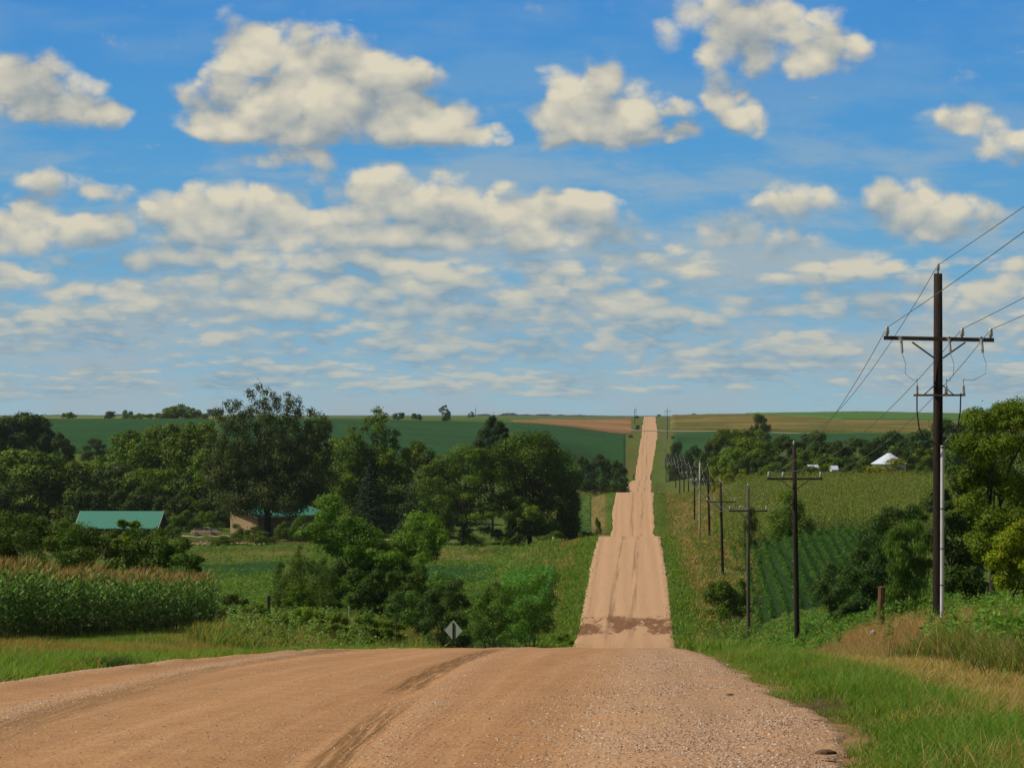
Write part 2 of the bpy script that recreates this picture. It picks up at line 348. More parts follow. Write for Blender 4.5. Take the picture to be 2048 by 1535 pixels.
# colours (albedo)
CG1, CG2, CTAN, CRED = np.array((.072,.122,.016)), np.array((.100,.132,.020)), np.array((.24,.165,.065)), np.array((.16,.10,.042))
def mixc(a, b, t): t = np.asarray(t)[..., None]; return a*(1-t)+b*t
def ground_colour(X, Y):
    px = VX+F*X/np.maximum(Y, 1); n1 = fbm(X, Y, 6, 3); n2 = fbm(X, Y, 25, 9)
    off = np.maximum(XL(Y)-X, X-XR(Y))
    c = mixc(CG1, CG2, sstep(n1, .3, .7))
    # dry, tan grass: patches by place
    t = np.zeros_like(X)
    right = X > XR(Y)
    t = np.maximum(t, right*sstep(off, 3.0, 4.5)*sstep(Y, 255, 300)*(1-sstep(Y, 520, 600))*sstep(n2+.25*n1, .40, .62)*(px < 1480)*.9)
    t = np.maximum(t, (~right)*sstep(off, 5.0, 8)*sstep(Y, 380, 430)*(1-sstep(Y, 700, 760))*sstep(n2, .25, .45)*(px > 1150)*.95)
    t = np.maximum(t, (px > 1163)*(px < 1214)*sstep(Y, 400, 430)*(1-sstep(Y, 690, 730))*.85)
    t = np.maximum(t, sstep(Y, 300, 330)*(1-sstep(Y, 385, 400))*((px > 1030) & (px < 1110))*sstep(n2, .3, .55)*.8)
    t = np.maximum(t, sstep(Y, 345, 360)*(1-sstep(Y, 385, 400))*((px > 860) & (px < 985))*.55)
    t = np.maximum(t, sstep(Y, 355, 365)*(1-sstep(Y, 385, 395))*(px < 620)*.35)
    t = np.maximum(t, right*sstep(Y, 60, 66)*(1-sstep(Y, 88, 95))*sstep(off, 4.5, 6)*.9)
    t = np.maximum(t, right*(1-sstep(Y, 52, 60))*sstep(off, 1.2, 1.7)*(1-sstep(off, 2.6, 3.2))*.75)
    t = np.maximum(t, (~right)*(1-sstep(Y, 120, 140))*sstep(off, 2.0, 4)*sstep(n1, .35, .65)*.45)
    c = mixc(c, CTAN, t)
    n3 = fbm(X, Y, .9, 13); c = mixc(c, np.array((.36,.20,.095)), (1-sstep(off-.9*(n3-.4), .0, .55))*.9*(1-sstep(Y, 50, 90)))
    c = mixc(c, np.array((.085,.045,.020)), np.exp(-((X-1.45-.04*(Y-21))/.38)**2-((Y-21.5)/2.4)**2)*sstep(n3, .2, .5))
    c = mixc(c, np.array((.035,.055,.012)), sstep(fbm(X, Y, 11, 15), .52, .66)*.45*(Y > 150)*(Y < 700))
    c = mixc(c, np.array((.020,.046,.008)), ((Y > 216)*(Y < 304)*(px > 1497-(Y-222)*.45)*(px < 1800))*1.0)
    c = mixc(c, np.array((.13,.11,.035)), (Y > 560)*(off < 60)*(np.abs(X) < 60)*sstep(fbm(X, Y, 14, 17), .42, .62)*.7)
    c = mixc(c, np.array((.20,.19,.055)), sstep(Y, 1195, 1215)*(px < 660)*(1-sstep(Y, 2200, 2400))*.8)
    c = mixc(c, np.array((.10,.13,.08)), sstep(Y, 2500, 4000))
    c = mixc(c, np.array((.09,.06,.03)), (Y > 405)*(Y < 418)*((px > 380) & (px < 640))*.6)
    return c
uu = np.concatenate([np.linspace(-4, -.42, 26)[:-1], np.linspace(-.42, .32, 400), np.linspace(.32, 4, 26)[1:]])
dd = np.concatenate([[-40, -10], np.geomspace(1.5, 9500, 900)])
UU, DD = np.meshgrid(uu, dd); XX = UU*np.maximum(DD, 12); XX = np.where(DD < 12, UU*12, XX); ZZ = zter(XX, DD)
def gridfaces(nr, nc):
    i = np.arange(nr*nc).reshape(nr, nc)
    return np.stack([i[:-1, :-1], i[:-1, 1:], i[1:, 1:], i[1:, :-1]], -1).reshape(-1, 4)
m, g, b, out = material('meadow_ground'); a = g.n('ShaderNodeAttribute', attribute_name='col'); tcn = g.n('ShaderNodeTexCoord')
co = tcn.outputs['Object']; nA = g.noise(co, 1.6, 6, .65); nB = g.noise(g.mul(co, (1, .35, 1)), .22, 5, .6)
c = g.mix(g.sm(nA, .3, .7), a.outputs['Color'], g.mix(1.0, a.outputs['Color'], (.55, .62, .5), 'MULTIPLY'))
c = g.mix(g.sm(nB, .4, .7, 0, .6), c, g.mix(1.0, c, (1.35, 1.15, .9), 'MULTIPLY')); g.put(b.inputs['Base Color'], c)
b.inputs['Specular IOR Level'].default_value = .05
bm = g.n('ShaderNodeBump'); bm.inputs[0].default_value = .6; bm.inputs[1].default_value = .25; g.put(bm.inputs['Height'], nA); g.put(b.inputs['Normal'], bm.outputs[0])
GROUNDM = m
gme = npmesh('ground', np.stack([XX, DD, ZZ], -1), gridfaces(*XX.shape), GROUNDM, ground_colour(XX.ravel(), DD.ravel()), True)
tag(link('ground', gme), kind='structure')

# ------------------------------------------------------------------ gravel road
m, g, b, out = material('gravel_road'); tcn = g.n('ShaderNodeTexCoord'); co = tcn.outputs['Object']; x, y, z = g.xyz(co)
nff = g.noise(co, 90, 2, .6)
nl = g.noise(co, .35, 4, .6); nm = g.noise(co, 3.5, 5, .6); nf = g.noise(co, 38, 3, .6)
streak = g.noise(g.mul(co, (3.2, .045, 0)), 1, 5, .65); streak2 = g.noise(g.mul(co, (9, .12, 0)), 1, 3, .6)
c = g.mix(g.sm(nl, .3, .7), (.425,.215,.090), (.38,.208,.092))
c = g.mix(g.sm(nm, .35, .7, 0, .45), c, (.27,.130,.054))
c = g.mix(g.m('MULTIPLY', g.sm(streak, .44, .66), .5), c, (.50,.28,.135))
c = g.mix(g.m('MULTIPLY', g.sm(streak2, .48, .72), g.sm(y, 60, 200, .18, .75)), c, (.23,.125,.068))
vo = g.n('ShaderNodeTexVoronoi'); g.put(vo.inputs['Vector'], co); vo.inputs['Scale'].default_value = 26
edge = g.n('ShaderNodeAttribute', attribute_name='edge').outputs['Fac']
stone = g.m('MULTIPLY', g.sm(vo.outputs['Distance'], .34, .12), g.m('GREATER_THAN', g.n('ShaderNodeSeparateColor').outputs[0], -1))
sc = g.n('ShaderNodeSeparateColor'); g.put(sc.inputs[0], vo.outputs['Color'])
pres = g.m('GREATER_THAN', g.m('ADD', g.m('MULTIPLY', edge, .75), g.m('MULTIPLY', nm, .22)), sc.outputs[0])
stone = g.m('MULTIPLY', g.sm(vo.outputs['Distance'], .5, .25), pres)
stc = g.mix(sc.outputs[1], (.58,.44,.32), (.22,.14,.09))
c = g.mix(g.m('MULTIPLY', stone, .75), c, stc)
c = g.mix(g.sm(edge, .3, .9, 0, .25), c, (.50,.35,.24))
c = g.mix(g.sm(nf, .50, .66, 0, .62), c, (.15,.082,.038))
c = g.mix(g.sm(nff, .55, .72, 0, .5), c, (.50,.34,.20))
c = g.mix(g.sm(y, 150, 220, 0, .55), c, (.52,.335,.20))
# the two worn wheel lines on the far slopes
for cx in (-3.3, -1.5):
    tt_ = g.m('ABSOLUTE', g.m('SUBTRACT', x, cx)); br = g.sm(g.noise(g.mul(co, (2.5, .03, 0)), 1, 4, .65), .42, .60)
    c = g.mix(g.m('MULTIPLY', g.m('MULTIPLY', g.sm(tt_, .42, .12), br), g.sm(y, 190, 225, 0, .62)), c, (.19,.105,.058))
# tyre marks near the camera
def track(a0, a1, w, y0, y1, seed):
    ctr = g.m('MULTIPLY_ADD', y, a1, a0); t = g.m('ABSOLUTE', g.m('SUBTRACT', x, ctr))
    msk = g.sm(t, w, w*.5); env = g.m('MULTIPLY', g.sm(y, y0, y0+3), g.sm(y, y1-6, y1, 1, 0))
    tread = g.noise(g.v('ADD', g.mul(co, (34, .5, 0)), g.comb(g.m('ADD', g.m('MULTIPLY', y, -34*a1), seed), 0, 0)), 1, 3, .6)
    return g.m('MULTIPLY', g.m('MULTIPLY', msk, env), g.sm(tread, .34, .56))
t1 = track(-1.50, -.027, .20, 21, 54, 0); t2 = track(-1.30, -.030, .17, 8, 23, 5)
t3 = track(-3.2, -.052, .20, 8, 60, 9)
c = g.mix(g.m('MULTIPLY', g.m('ADD', t1, t2, clamp=True), .82), c, (.13,.066,.022))
c = g.mix(g.m('MULTIPLY', t3, .6), c, (.20,.11,.045))
# damp washed-in soil where the road crosses the valley floor
dn = g.noise(g.mul(co, (.5, .085, 0)), 1, 7, .72, .15); dn2 = g.noise(g.mul(co, (2.2, .3, 0)), 1, 4, .7)
edge_w = g.m('ABSOLUTE', g.m('ADD', x, 1.9))
denv = g.m('MULTIPLY', g.sm(y, 202, 209), g.sm(y, 219, 236, 1, 0))
damp = g.m('MULTIPLY', g.sm(g.m('ADD', dn, g.m('MULTIPLY_ADD', denv, .40, g.m('MULTIPLY', edge_w, .016))), .86, .96), g.m('MULTIPLY', denv, g.sm(dn2, .25, .55, .55, 1)))
damp = g.m('MULTIPLY', damp, 1.1, clamp=True)
c = g.mix(g.m('MULTIPLY', damp, .9), c, (.155,.070,.030))
g.put(b.inputs['Base Color'], c); b.inputs['Roughness'].default_value = .92; b.inputs['Specular IOR Level'].default_value = .08
hh = g.m('ADD', g.m('MULTIPLY', stone, .6), g.m('MULTIPLY', nf, .5))
bm = g.n('ShaderNodeBump'); bm.inputs[0].default_value = .9; bm.inputs[1].default_value = .015; g.put(bm.inputs['Height'], hh)
g.put(b.inputs['Normal'], bm.outputs[0]); ROADM = m
rd = np.concatenate([np.linspace(-40, 1, 12), np.geomspace(2, 2600, 1500)]); ncr = 121
tt = np.linspace(0, 1, ncr)
l = XL(rd)[:, None]; r = XR(rd)[:, None]
jl = (fbm(rd*1.0, rd*0, .9, 21)-.5)*.30+(fbm(rd, rd*0, 9, 23)-.5)*.9*sstep(rd, 150, 500); jr = (fbm(rd*1.0, rd*0+50, .8, 22)-.5)*.34+(fbm(rd, rd*0+9, 8, 24)-.5)*.9*sstep(rd, 150, 500)
RXX = (l+jl[:, None])*(1-tt)+(r+jr[:, None])*tt; RYY = np.repeat(rd[:, None], ncr, 1)
def road_z(X, Y):
    t = np.clip((X-XL(Y))/(XR(Y)-XL(Y)), 0, 1)
    z = PROAD(Y)+.012+.05*(1-(2*t-1)**2)+.012*np.sin(X*4.2+Y*.05)
    b_ = .035*np.exp(-((t-.95)/.035)**2)+.035*np.exp(-((t-.05)/.035)**2)
    win = .022*np.exp(-((X+3.55+.05*Y)/.25)**2)+.018*np.exp(-((X+1.05+.03*Y)/.22)**2)-.016*np.exp(-((X+1.50+.027*Y)/.16)**2)+.02*np.exp(-((X-.1)/.35)**2)
    return z+b_*(.5+vnoise(X, Y, .7, 5))+win*(Y < 90)+.018*(fbm(X, Y, .6, 6)-.5)*(Y < 90)
RZZ = road_z(RXX, RYY)
RZZ[:, 0] -= .07; RZZ[:, -1] -= .07
RYY2 = RYY
edgev = np.maximum(sstep(RXX, -1.2, .35)*(1-sstep(RYY, 60, 150)), np.maximum(sstep(tt, .90, .98), sstep(-tt, -.09, -.02))[None]*(.25+.75*sstep(fbm(RXX, RYY, 5, 35), .4, .6)))
edgev = np.maximum(edgev, .75*np.exp(-((RXX+3.55+.05*RYY)/.28)**2)*(RYY < 60))
edgev = np.maximum(edgev, .5*np.exp(-((RXX+1.05+.03*RYY)/.25)**2)*(RYY < 60))
edgev = np.clip(edgev*(.6+.8*fbm(RXX, RYY, 1.5, 31)), 0, 1)
rme = npmesh('gravel_road', np.stack([RXX, RYY, RZZ], -1), gridfaces(*RXX.shape), ROADM, None, True)
at = rme.attributes.new('edge', 'FLOAT', 'POINT'); at.data.foreach_set('value', edgev.astype(np.float32).ravel())
tag(link('gravel_road', rme), kind='structure')
def strip(name, pts, w, mat, lift=.08, n=160):
    """a thin track laid on the terrain, following points (x, y)"""
    pts = np.array(pts, float); s = np.linspace(0, len(pts)-1, n); px = np.interp(s, range(len(pts)), pts[:, 0]); py = np.interp(s, range(len(pts)), pts[:, 1])
    tx = np.gradient(px); ty = np.gradient(py); L = np.hypot(tx, ty); nx, ny = -ty/L, tx/L
    o = np.linspace(-w/2, w/2, 5)[None]; X = px[:, None]+nx[:, None]*o; Y = py[:, None]+ny[:, None]*o
    Z = np.maximum(zter(X, Y), 0*X-99)+lift
    me = npmesh(name, np.stack([X, Y, Z], -1), gridfaces(*X.shape), mat, None, True)
    at = me.attributes.new('edge', 'FLOAT', 'POINT'); at.data.foreach_set('value', np.full(X.size, .5, np.float32))
    return tag(link(name, me), kind='structure')
TRACKM = simple('pale_gravel', (.46,.39,.27), (.38,.31,.21), .3, .9)
strip('crossroad', [(wx(1258, 1545), 1545), (wx(1300, 1548), 1548), (wx(1400, 1530), 1530), (wx(1700, 1440), 1460), (wx(2100, 1400), 1440)], 7, TRACKM, .35)
strip('driveway', [(wx(330, 433), 433), (wx(470, 434), 434), (wx(620, 428), 428), (wx(900, 410), 410)], 3.4, TRACKM, .06)

# ------------------------------------------------------------------ foliage
def unit(v): return v/np.maximum(np.linalg.norm(v, axis=-1, keepdims=True), 1e-9)
def leaves(C, Nn, size, asp, rg, droop=None):
    """rhombic leaf faces at centres C facing Nn"""
    n = len(C); r = unit(rg.normal(size=(n, 3)))
    t = unit(np.cross(Nn, r)); bt = np.cross(Nn, t)
    if droop is not None: t = unit(t*(1-droop)+np.array((0, 0, -1.0))*droop); bt = unit(np.cross(t, Nn+1e-3))
    s = (size*np.ones(n))[:, None]; a = t*s; w = bt*s*asp
    V = np.stack([C-a, C+w, C+a, C-w], 1).reshape(-1, 3)
    return V, np.arange(4*n).reshape(n, 4)
def crown_mesh(name, seed, clumps, nleaf, leaf, col, colvar=.22, asp=.55, droop=None, flat=.8, mat=LEAF, mix2=None, ragged=.35, low=.6):
    """clumps: (x,y,z,r). Leaves fill each clump's outer volume."""
    rg = np.random.default_rng(seed); C = np.array(clumps, float); w = C[:, 3]**1.6; w /= w.sum()
    k = rg.choice(len(C), nleaf, p=w); d = unit(rg.normal(size=(nleaf, 3)))
    d[:, 2] = np.where((d[:, 2] < 0) & (rg.random(nleaf) > low), -d[:, 2], d[:, 2])
    rad = C[k, 3]*(1-ragged*rg.random(nleaf)**1.0)*(1+.22*rg.normal(size=nleaf)*(rg.random(nleaf) < .35))
    # sub-clumping so that the surface breaks into sprays
    sub = np.sin(d[:, 0]*7+k*1.7)*np.sin(d[:, 1]*7+k)*np.sin(d[:, 2]*7+k*2.3); rad *= 1+.16*sub
    Pp = C[k, :3]+d*rad[:, None]*np.array((1, 1, flat))
    nn = unit(d*1.15+rg.normal(size=(nleaf, 3))*.52+np.array((0, 0, .25)))
    V, Fc = leaves(Pp, nn, leaf*(.6+.8*rg.random(nleaf)), asp, rg, droop)
    base = np.array(col); cl = 1+colvar*(rg.random(len(C))*2-1); c = base[None]*cl[k][:, None]*(1+.25*(rg.random(nleaf)[:, None]*2-1))
    if mix2 is not None:
        t = (rg.random(len(C)) < .4)[k]*rg.random(nleaf); c = c*(1-t[:, None])+np.array(mix2)[None]*t[:, None]
    return npmesh(name, V, Fc, mat, np.repeat(c, 4, 0))
def limb(mb, a, b, r0, r1, rg, wob=.06, n=5, k=7):
    a = np.array(a, float); b = np.array(b, float); L = np.linalg.norm(b-a); pts = []
    for i in range(n+1):
        t = i/n; p = a*(1-t)+b*t; p[2] += L*.08*math.sin(math.pi*t)
        if 0 < i < n: p += rg.normal(size=3)*L*wob*.5
        pts.append(p)
    mb.tube(pts, [r0*(1-i/n)+r1*i/n for i in range(n+1)], k, False)
def trunk_mesh(name, seed, h0, r0, clumps, nl=8, forks=1, mat=BARK, lean=(0, 0)):
    rg = np.random.default_rng(seed); mb = MB(); top = np.array((lean[0], lean[1], h0))
    mb.tube([(0, 0, -.4), (0, 0, 0), (lean[0]*.3, lean[1]*.3, h0*.35), (lean[0]*.7, lean[1]*.7, h0*.7), tuple(top)], [r0*1.5, r0*1.25, r0, r0*.85, r0*.7], 10, False)
    cs = sorted(clumps, key=lambda c: -c[3])[:nl]
    for c in cs: limb(mb, top*rg.uniform(.75, 1.0), c[:3], r0*.5, r0*.12, rg)
    return mb.mesh(name, mat)
def blob_clumps(seed, w, h, z0, n, rc=.28, shape='oval'):
    """clump centres for a crown w wide, h tall, starting at z0"""
    rg = np.random.default_rng(seed); out = []
    while len(out) < n:
        t = rg.random(); a = rg.random()*2*math.pi
        if shape == 'oval': prof = math.sin(math.pi*min(1, .12+t*.80))**.7
        elif shape == 'tall': prof = .45+.55*math.sin(math.pi*min(1, .1+t*.85)); prof *= 1-.35*t
        elif shape == 'dome': prof = math.sqrt(max(0, 1-(t*.95)**2))
        elif shape == 'cone': prof = 1.02-t
        elif shape == 'fan': prof = .35+.65*t if t < .75 else .85*math.sqrt(max(0.05, 1-((t-.75)/.27)**2))
        r = w/2*prof*(.35+.65*math.sqrt(rg.random()))*.85
        s = rc*w*(.6+.6*rg.random())*(1-.35*t)
        out.append((r*math.cos(a), r*math.sin(a), z0+t*(h-s*.8)+0*s, s))
    return out
TM = {}
def make_template(key, seed, w, h, z0, ncl, nleaf, leaf, col, shape='oval', rc=.26, trunk=True, **kw):
    cl = blob_clumps(seed, w, h-z0, z0, ncl, rc, shape)
    tr0 = kw.pop('r0', h*.022)
    cm = crown_mesh('crown', seed, cl, nleaf, leaf, col, **kw)
    tm = trunk_mesh('trunk', seed, max(z0*1.3, h*.3), tr0, cl, 7) if trunk else None
    TM[key] = (cm, tm, w, h)
DK = (.030,.048,.009); MD = (.052,.080,.011); YG = (.095,.125,.014); BG = (.020,.038,.012); LG = (.070,.115,.020)
for i in range(3): make_template('round%d' % i, 11+i, 10, 10, .3, 30, 10000, .20, MD, 'oval', .21, mix2=YG)
for i in range(2): make_template('dark%d' % i, 31+i, 10, 10, .1, 28, 10000, .20, DK, 'dome', .21)
for i in range(2): make_template('light%d' % i, 41+i, 10, 10, .3, 30, 10000, .19, LG, 'oval', .20, mix2=YG)
for i in range(2): make_template('far%d' % i, 51+i, 10, 10, .1, 14, 1800, .42, DK, 'dome', .27)
for i in range(3): make_template('bush%d' % i, 61+i, 4, 3, .0, 22, 8000, .075, MD, 'dome', .22, trunk=True, r0=.05, mix2=LG)
make_template('bushy', 71, 4, 3, .1, 14, 5000, .08, (.13,.15,.02), 'dome', .24, r0=.05)
make_template('tall', 81, 9, 16, 2.0, 40, 14000, .22, MD, 'tall', .17, mix2=YG)
for i in range(2): make_template('dark%dw' % i, 131+i, 10, 5, .0, 34, 11000, .15, DK, 'dome', .13)
for i in range(3): make_template('round%dw' % i, 141+i, 10, 5, .1, 36, 11000, .15, MD, 'dome', .13, mix2=YG)
for i in range(2): make_template('light%dw' % i, 151+i, 10, 5, .1, 36, 11000, .15, LG, 'dome', .13, mix2=YG)
for i in range(2): make_template('far%dw' % i, 161+i, 10, 5, .0, 18, 2600, .26, MD, 'dome', .17)
count = {}
def plant(kind, key, px, top, wpx, d, label, group=None, cat='tree', rz=None, base=None, trunk=True):
    cm, tm, w, h = TM[key]; X = wx(px, d); zg = gz(X, d) if base is None else min(gz(X, d)+.1, wz(base, d))
    H = wz(top, d)-zg; Wd = wpx/F*d
    if Wd/H > 1.45 and key+'w' in TM: cm, tm, w, h = TM[key+'w']
    o = link(kind, None, loc=(X, d, zg)); o.rotation_euler = (0, 0, random.Random(int(px*7+top)).random()*6.28 if rz is None else rz)
    o.scale = (Wd/w*1.04, Wd/w*1.04, H/h*1.07); tag(o, label, cat, group)
    link('crown', cm, o)
    if tm and trunk: link('trunk', tm, o)
    return o

# ---- farm woods on the left: back rows first
GW = 'trees of the farm wood left of the road'
wood = [
 ('round0',250,868,130,545,'rounded pale green back tree near the small dark tree in the bean field'),
 ('light0',330,852,130,545,'bright green tree in the sloping back edge, left of the tallest tree'),
 ('round1',395,838,120,535,'back tree whose top touches the skyline hedge just left of the tallest tree'),
 ('light1',215,900,110,520,'low light green tree at the lower left end of the sloping wood edge'),
 ('round2',290,885,130,505,'leafy mid green tree in the middle of the sloping wood edge'),
 ('round0',365,868,150,498,'broad mid green tree directly left of the tallest tree'),
 ('dark1',440,880,150,490,'dark tree partly hidden behind the tallest tree on its left side'),
 ('round1',60,893,175,485,'large yellow green tree at the left edge above the long bush row'),
 ('light1',-10,915,120,480,'light green tree cut by the left edge of the view'),
 ('round2',140,925,130,482,'rounded tree behind the white wall end of the green roofed shed'),
 ('dark0',225,930,140,490,'dark rounded tree behind the left half of the long green roofed shed'),
 ('round1',300,935,150,486,'mid green tree behind the right half of the long green roofed shed'),
 ('dark1',385,945,130,483,'dark tree standing behind the parked sedan'),
 ('dark0',630,840,120,492,'dark tall tree in the gap right of the tallest tree'),
 ('round2',655,905,110,478,'tree behind the right end of the farmhouse roof'),
 ('dark1',690,930,120,470,'dark low tree between the tallest tree and the spruce'),
 ('round0',830,890,120,470,'rounded tree just right of the second tallest tree'),
 ('dark0',870,905,110,465,'dark tree left of the broad layered tree'),
 ('light0',480,900,110,478,'dull green tree behind the left foot of the tallest tree'),
 ('dark1',560,900,130,480,'dark tree behind the trunk of the tallest tree'),
]
wood += [
 ('dark1',20,965,120,470,'low dark tree at the left edge above the bush row'),('dark0',175,975,120,474,'low dark tree peeping over the left end of the shed roof'),
 ('dark1',265,975,130,476,'low dark tree above the middle of the shed roof'),('dark0',345,985,110,474,'low dark tree above the right end of the shed roof'),
 ('dark0',440,985,120,468,'low dark tree between the sedan and the farmhouse gable'),('dark1',590,975,120,466,'low dark tree above the right half of the farmhouse roof'),
 ('dark0',660,985,110,460,'low dark tree behind the left crown of the willow'),('dark1',720,1000,110,455,'low dark tree in the shade left of the spruce foot'),
 ('dark0',800,960,120,455,'low dark tree between the spruce and the layered tree'),('dark1',780,900,120,475,'dark tree showing right of the second tallest tree'),
 ('round1',700,870,130,480,'green tree filling the gap between the two tallest trees'),('round0',420,905,120,478,'dull green tree low on the left side of the tallest tree'),
]
for key, px, top, w, d, lab in wood: plant('broadleaf_tree', key, px, top, w, d, lab, GW)

# the tallest tree: upright limbs ending in many separate sprays
rg = np.random.default_rng(5); cl = []
for (sx, tz) in ((-9.6,17.5),(-8.0,21.5),(-6.2,23),(-4.4,23.6),(-2.6,24.6),(-.6,25.4),(1.4,25),(3.4,24.4),(5.2,23),(7.2,21.6),(9.0,19.5),(-10.4,13.5),(10.2,15.5),(10.4,11.5)):
    n = int(10+tz/2)
    for i in range(n):
        t = .22+.78*(i+.5)/n
        cl.append((sx*t**.75+rg.normal()*.55, rg.normal()*3.0*(1-.5*t), max(5.6, tz*t)+rg.normal()*.3-.3, (2.4-1.45*t)*(0.8+.4*rg.random())))
for i in range(26): cl.append((rg.uniform(-9, 9), rg.normal()*2.5, rg.uniform(6.5, 11), 1.9))
cm = crown_mesh('crown', 5, cl, 100000, .17, (.040,.062,.018), .3, .45, droop=.35, flat=1.15, mix2=(.075,.09,.03), ragged=.7, low=.6)
tm = trunk_mesh('trunk', 5, 6.0, .55, [c for c in cl if c[2] > 10][::5], 12)
o = link('cottonwood_tree', None, loc=(wx(535, 428), 428, gz(wx(535, 428), 428))); tag(o, 'tallest tree with upright ragged sprays rising above the skyline beside the farmhouse', 'tree')
link('crown', cm, o); link('trunk', tm, o)
o.scale = (1, 1, (wz(768, 428)-o.location.z)/25.6)
# second tallest
cl = []
for (sx, tz) in ((-4.6,15),(-3,18.5),(-1.2,19.8),(.6,21.5),(2.2,20.5),(4,17.5),(5.6,14.5),(-5.6,11),(6.4,11)):
    for i in range(13):
        t = .12+.88*(i+.5)/13
        cl.append((sx*t**.7+rg.normal()*.4, rg.normal()*2.4*(1-.6*t), max(2.5, tz*t)-.5, (2.3-1.3*t)*(.8+.4*rg.random())))
cm = crown_mesh('crown', 6, cl, 52000, .17, (.044,.072,.014), .3, .5, flat=1.05, mix2=YG, ragged=.6, low=.5)
o = link('broadleaf_tree', None, loc=(wx(742, 445), 445, gz(wx(742, 445), 445)))
tag(o, 'second tallest tree with a pointed ragged top behind the dark spruce', 'tree', GW); link('crown', cm, o); link('trunk', trunk_mesh('trunk', 6, 5, .4, [c for c in cl if c[2] > 8][::5], 8), o)
o.scale = (1.05, 1, (wz(806, 445)-o.location.z)/21.8)

# conifers: whorls of drooping boughs
def conifer(px, top, wpx, d, label, seed, col=(.016,.032,.014), n=17000, prof=1.0, ragg=.25, name='spruce_tree', leaf=.15):
    rg = np.random.default_rng(seed); X = wx(px, d); zg = gz(X, d); H = wz(top, d)-zg; Rr = wpx/F*d/2
    t = rg.random(n)**1.25; nb = 26; lay = np.floor(t*nb)/nb
    nbr = 11; br = rg.integers(0, nbr, n); a = br/nbr*2*math.pi+lay*37.0+rg.normal(size=n)*.13
    wid = np.minimum(1.0, (1-lay)**prof*1.08)*(1+ragg*np.sin(lay*53+br*2.1)*.8); s = np.sqrt(rg.random(n))
    r = Rr*wid*s; z = H*(.05+.95*lay)+H*.05*rg.random(n)*(.4)-r*.28+H*.02*s
    Pn = np.stack([r*np.cos(a), r*np.sin(a), z], 1); nn = unit(np.stack([np.cos(a)*.5, np.sin(a)*.5, np.ones(n)], 1)+rg.normal(size=(n, 3))*.5)
    V, Fc = leaves(Pn, nn, leaf*(.7+.6*rg.random(n)), .5, rg, .25)
    c = np.array(col)[None]*(1+.35*(rg.random((n, 1))*2-1))
    o = link(name, None, loc=(X, d, zg)); tag(o, label, 'tree'); link('crown', npmesh('crown', V, Fc, LEAF, np.repeat(c, 4, 0)), o)
    MB().tube([(0, 0, -.3), (0, 0, H*.5), (0, 0, H*.97)], [H*.018, H*.011, .03], 8).build('trunk', BARK, o); return o
conifer(742, 915, 105, 424, 'dark conical spruce in front of the second tallest tree', 3)

# the grove between farmhouse and road
def special(name, px, top, d, clumps_px, nleaf, leaf, col, label, seed, group=None, depth=.8, trunkh=None, r0=.25, base=None, cat='tree', skirt=0, fat=1.0, **kw):
    """a tree whose foliage masses are given in photo pixels: (px, row, radius px)"""
    rg = np.random.default_rng(seed); X = wx(px, d); zg = gz(X, d) if base is None else min(gz(X, d)+.1, wz(base, d)); cl = []
    for (cx, cy, cr) in clumps_px:
        r = cr/F*d*fat; cl.append((wx(cx, d)-X, rg.normal()*r*depth, wz(cy, d)-zg, r))
        for q in range(3):
            a = rg.random()*6.28; cl.append((wx(cx, d)-X+math.cos(a)*r*.6, rg.normal()*r*depth*1.2, wz(cy, d)-zg+math.sin(a)*r*.45, r*rg.uniform(.4, .65)))
    for q in range(skirt):
        cx = clumps_px[q % len(clumps_px)][0]; r = rg.uniform(.9, 1.6); cl.append((wx(cx, d)-X+rg.normal()*1.2, rg.normal()*2.5, rg.uniform(.5, 2.6), r))
    if cat in ('shrub', 'bush'):
        for (cx, cy, cr) in clumps_px:
            r = max(.35, cr/F*d*.8)
            for q in range(2): cl.append((wx(cx, d)-X+rg.normal()*r*.5, rg.normal()*r*.8, r*rg.uniform(.3, 1.0), r))
    o = link(name, None, loc=(X, d, zg)); tag(o, label, cat, group)
    link('crown', crown_mesh('crown', seed, cl, nleaf, leaf, col, **kw), o)
    big = [c for c in cl if c[2] > .8]
    link('trunk', trunk_mesh('trunk', seed, trunkh if trunkh else max(.6, min(c[2] for c in big)*.7), r0, big[::4], min(9, len(big))), o); return o
GG = 'trees of the grove beside the road'
special('honeylocust_tree', 925, 0, 400, [(930,905,30),(900,925,34),(965,920,30),(870,945,28),(925,950,34),(990,950,30),(850,975,26),(900,985,32),(955,985,32),(865,1005,26),(915,1015,30),(970,1015,30),(885,1035,24),(940,1040,26),(1005,1000,26)],
        38000, .17, (.052,.084,.014), 'broad layered feathery tree at the left of the grove by the road', 91, GG, 1.0, 2.5, .28, asp=.4, flat=.55, mix2=LG, ragged=.6, skirt=18, fat=1.18)
special('broadleaf_tree', 1060, 0, 405, [(1045,890,32),(1075,895,34),(1010,925,34),(1060,930,38),(1105,925,34),(1030,970,36),(1085,975,38),(1120,965,30),(1010,1010,30),(1060,1020,34),(1110,1015,34),(1135,1000,24),(1135,1040,20),(1040,1045,24),(1090,1050,26)],
        46000, .19, (.036,.062,.010), 'largest dark rounded tree of the grove beside the road', 92, GG, 1.1, 2.0, .35, skirt=26, fat=1.22, mix2=MD, ragged=.45)
special('broadleaf_tree', 1128, 0, 412, [(1120,925,26),(1140,960,20),(1130,990,24),(1145,1020,14),(1120,1050,22),(1145,1050,14)], 9000, .19, DK, 'dark narrow tree at the right end of the grove, nearest the road', 93, GG, 1.0, 1.5, .2, skirt=10, fat=1.2)
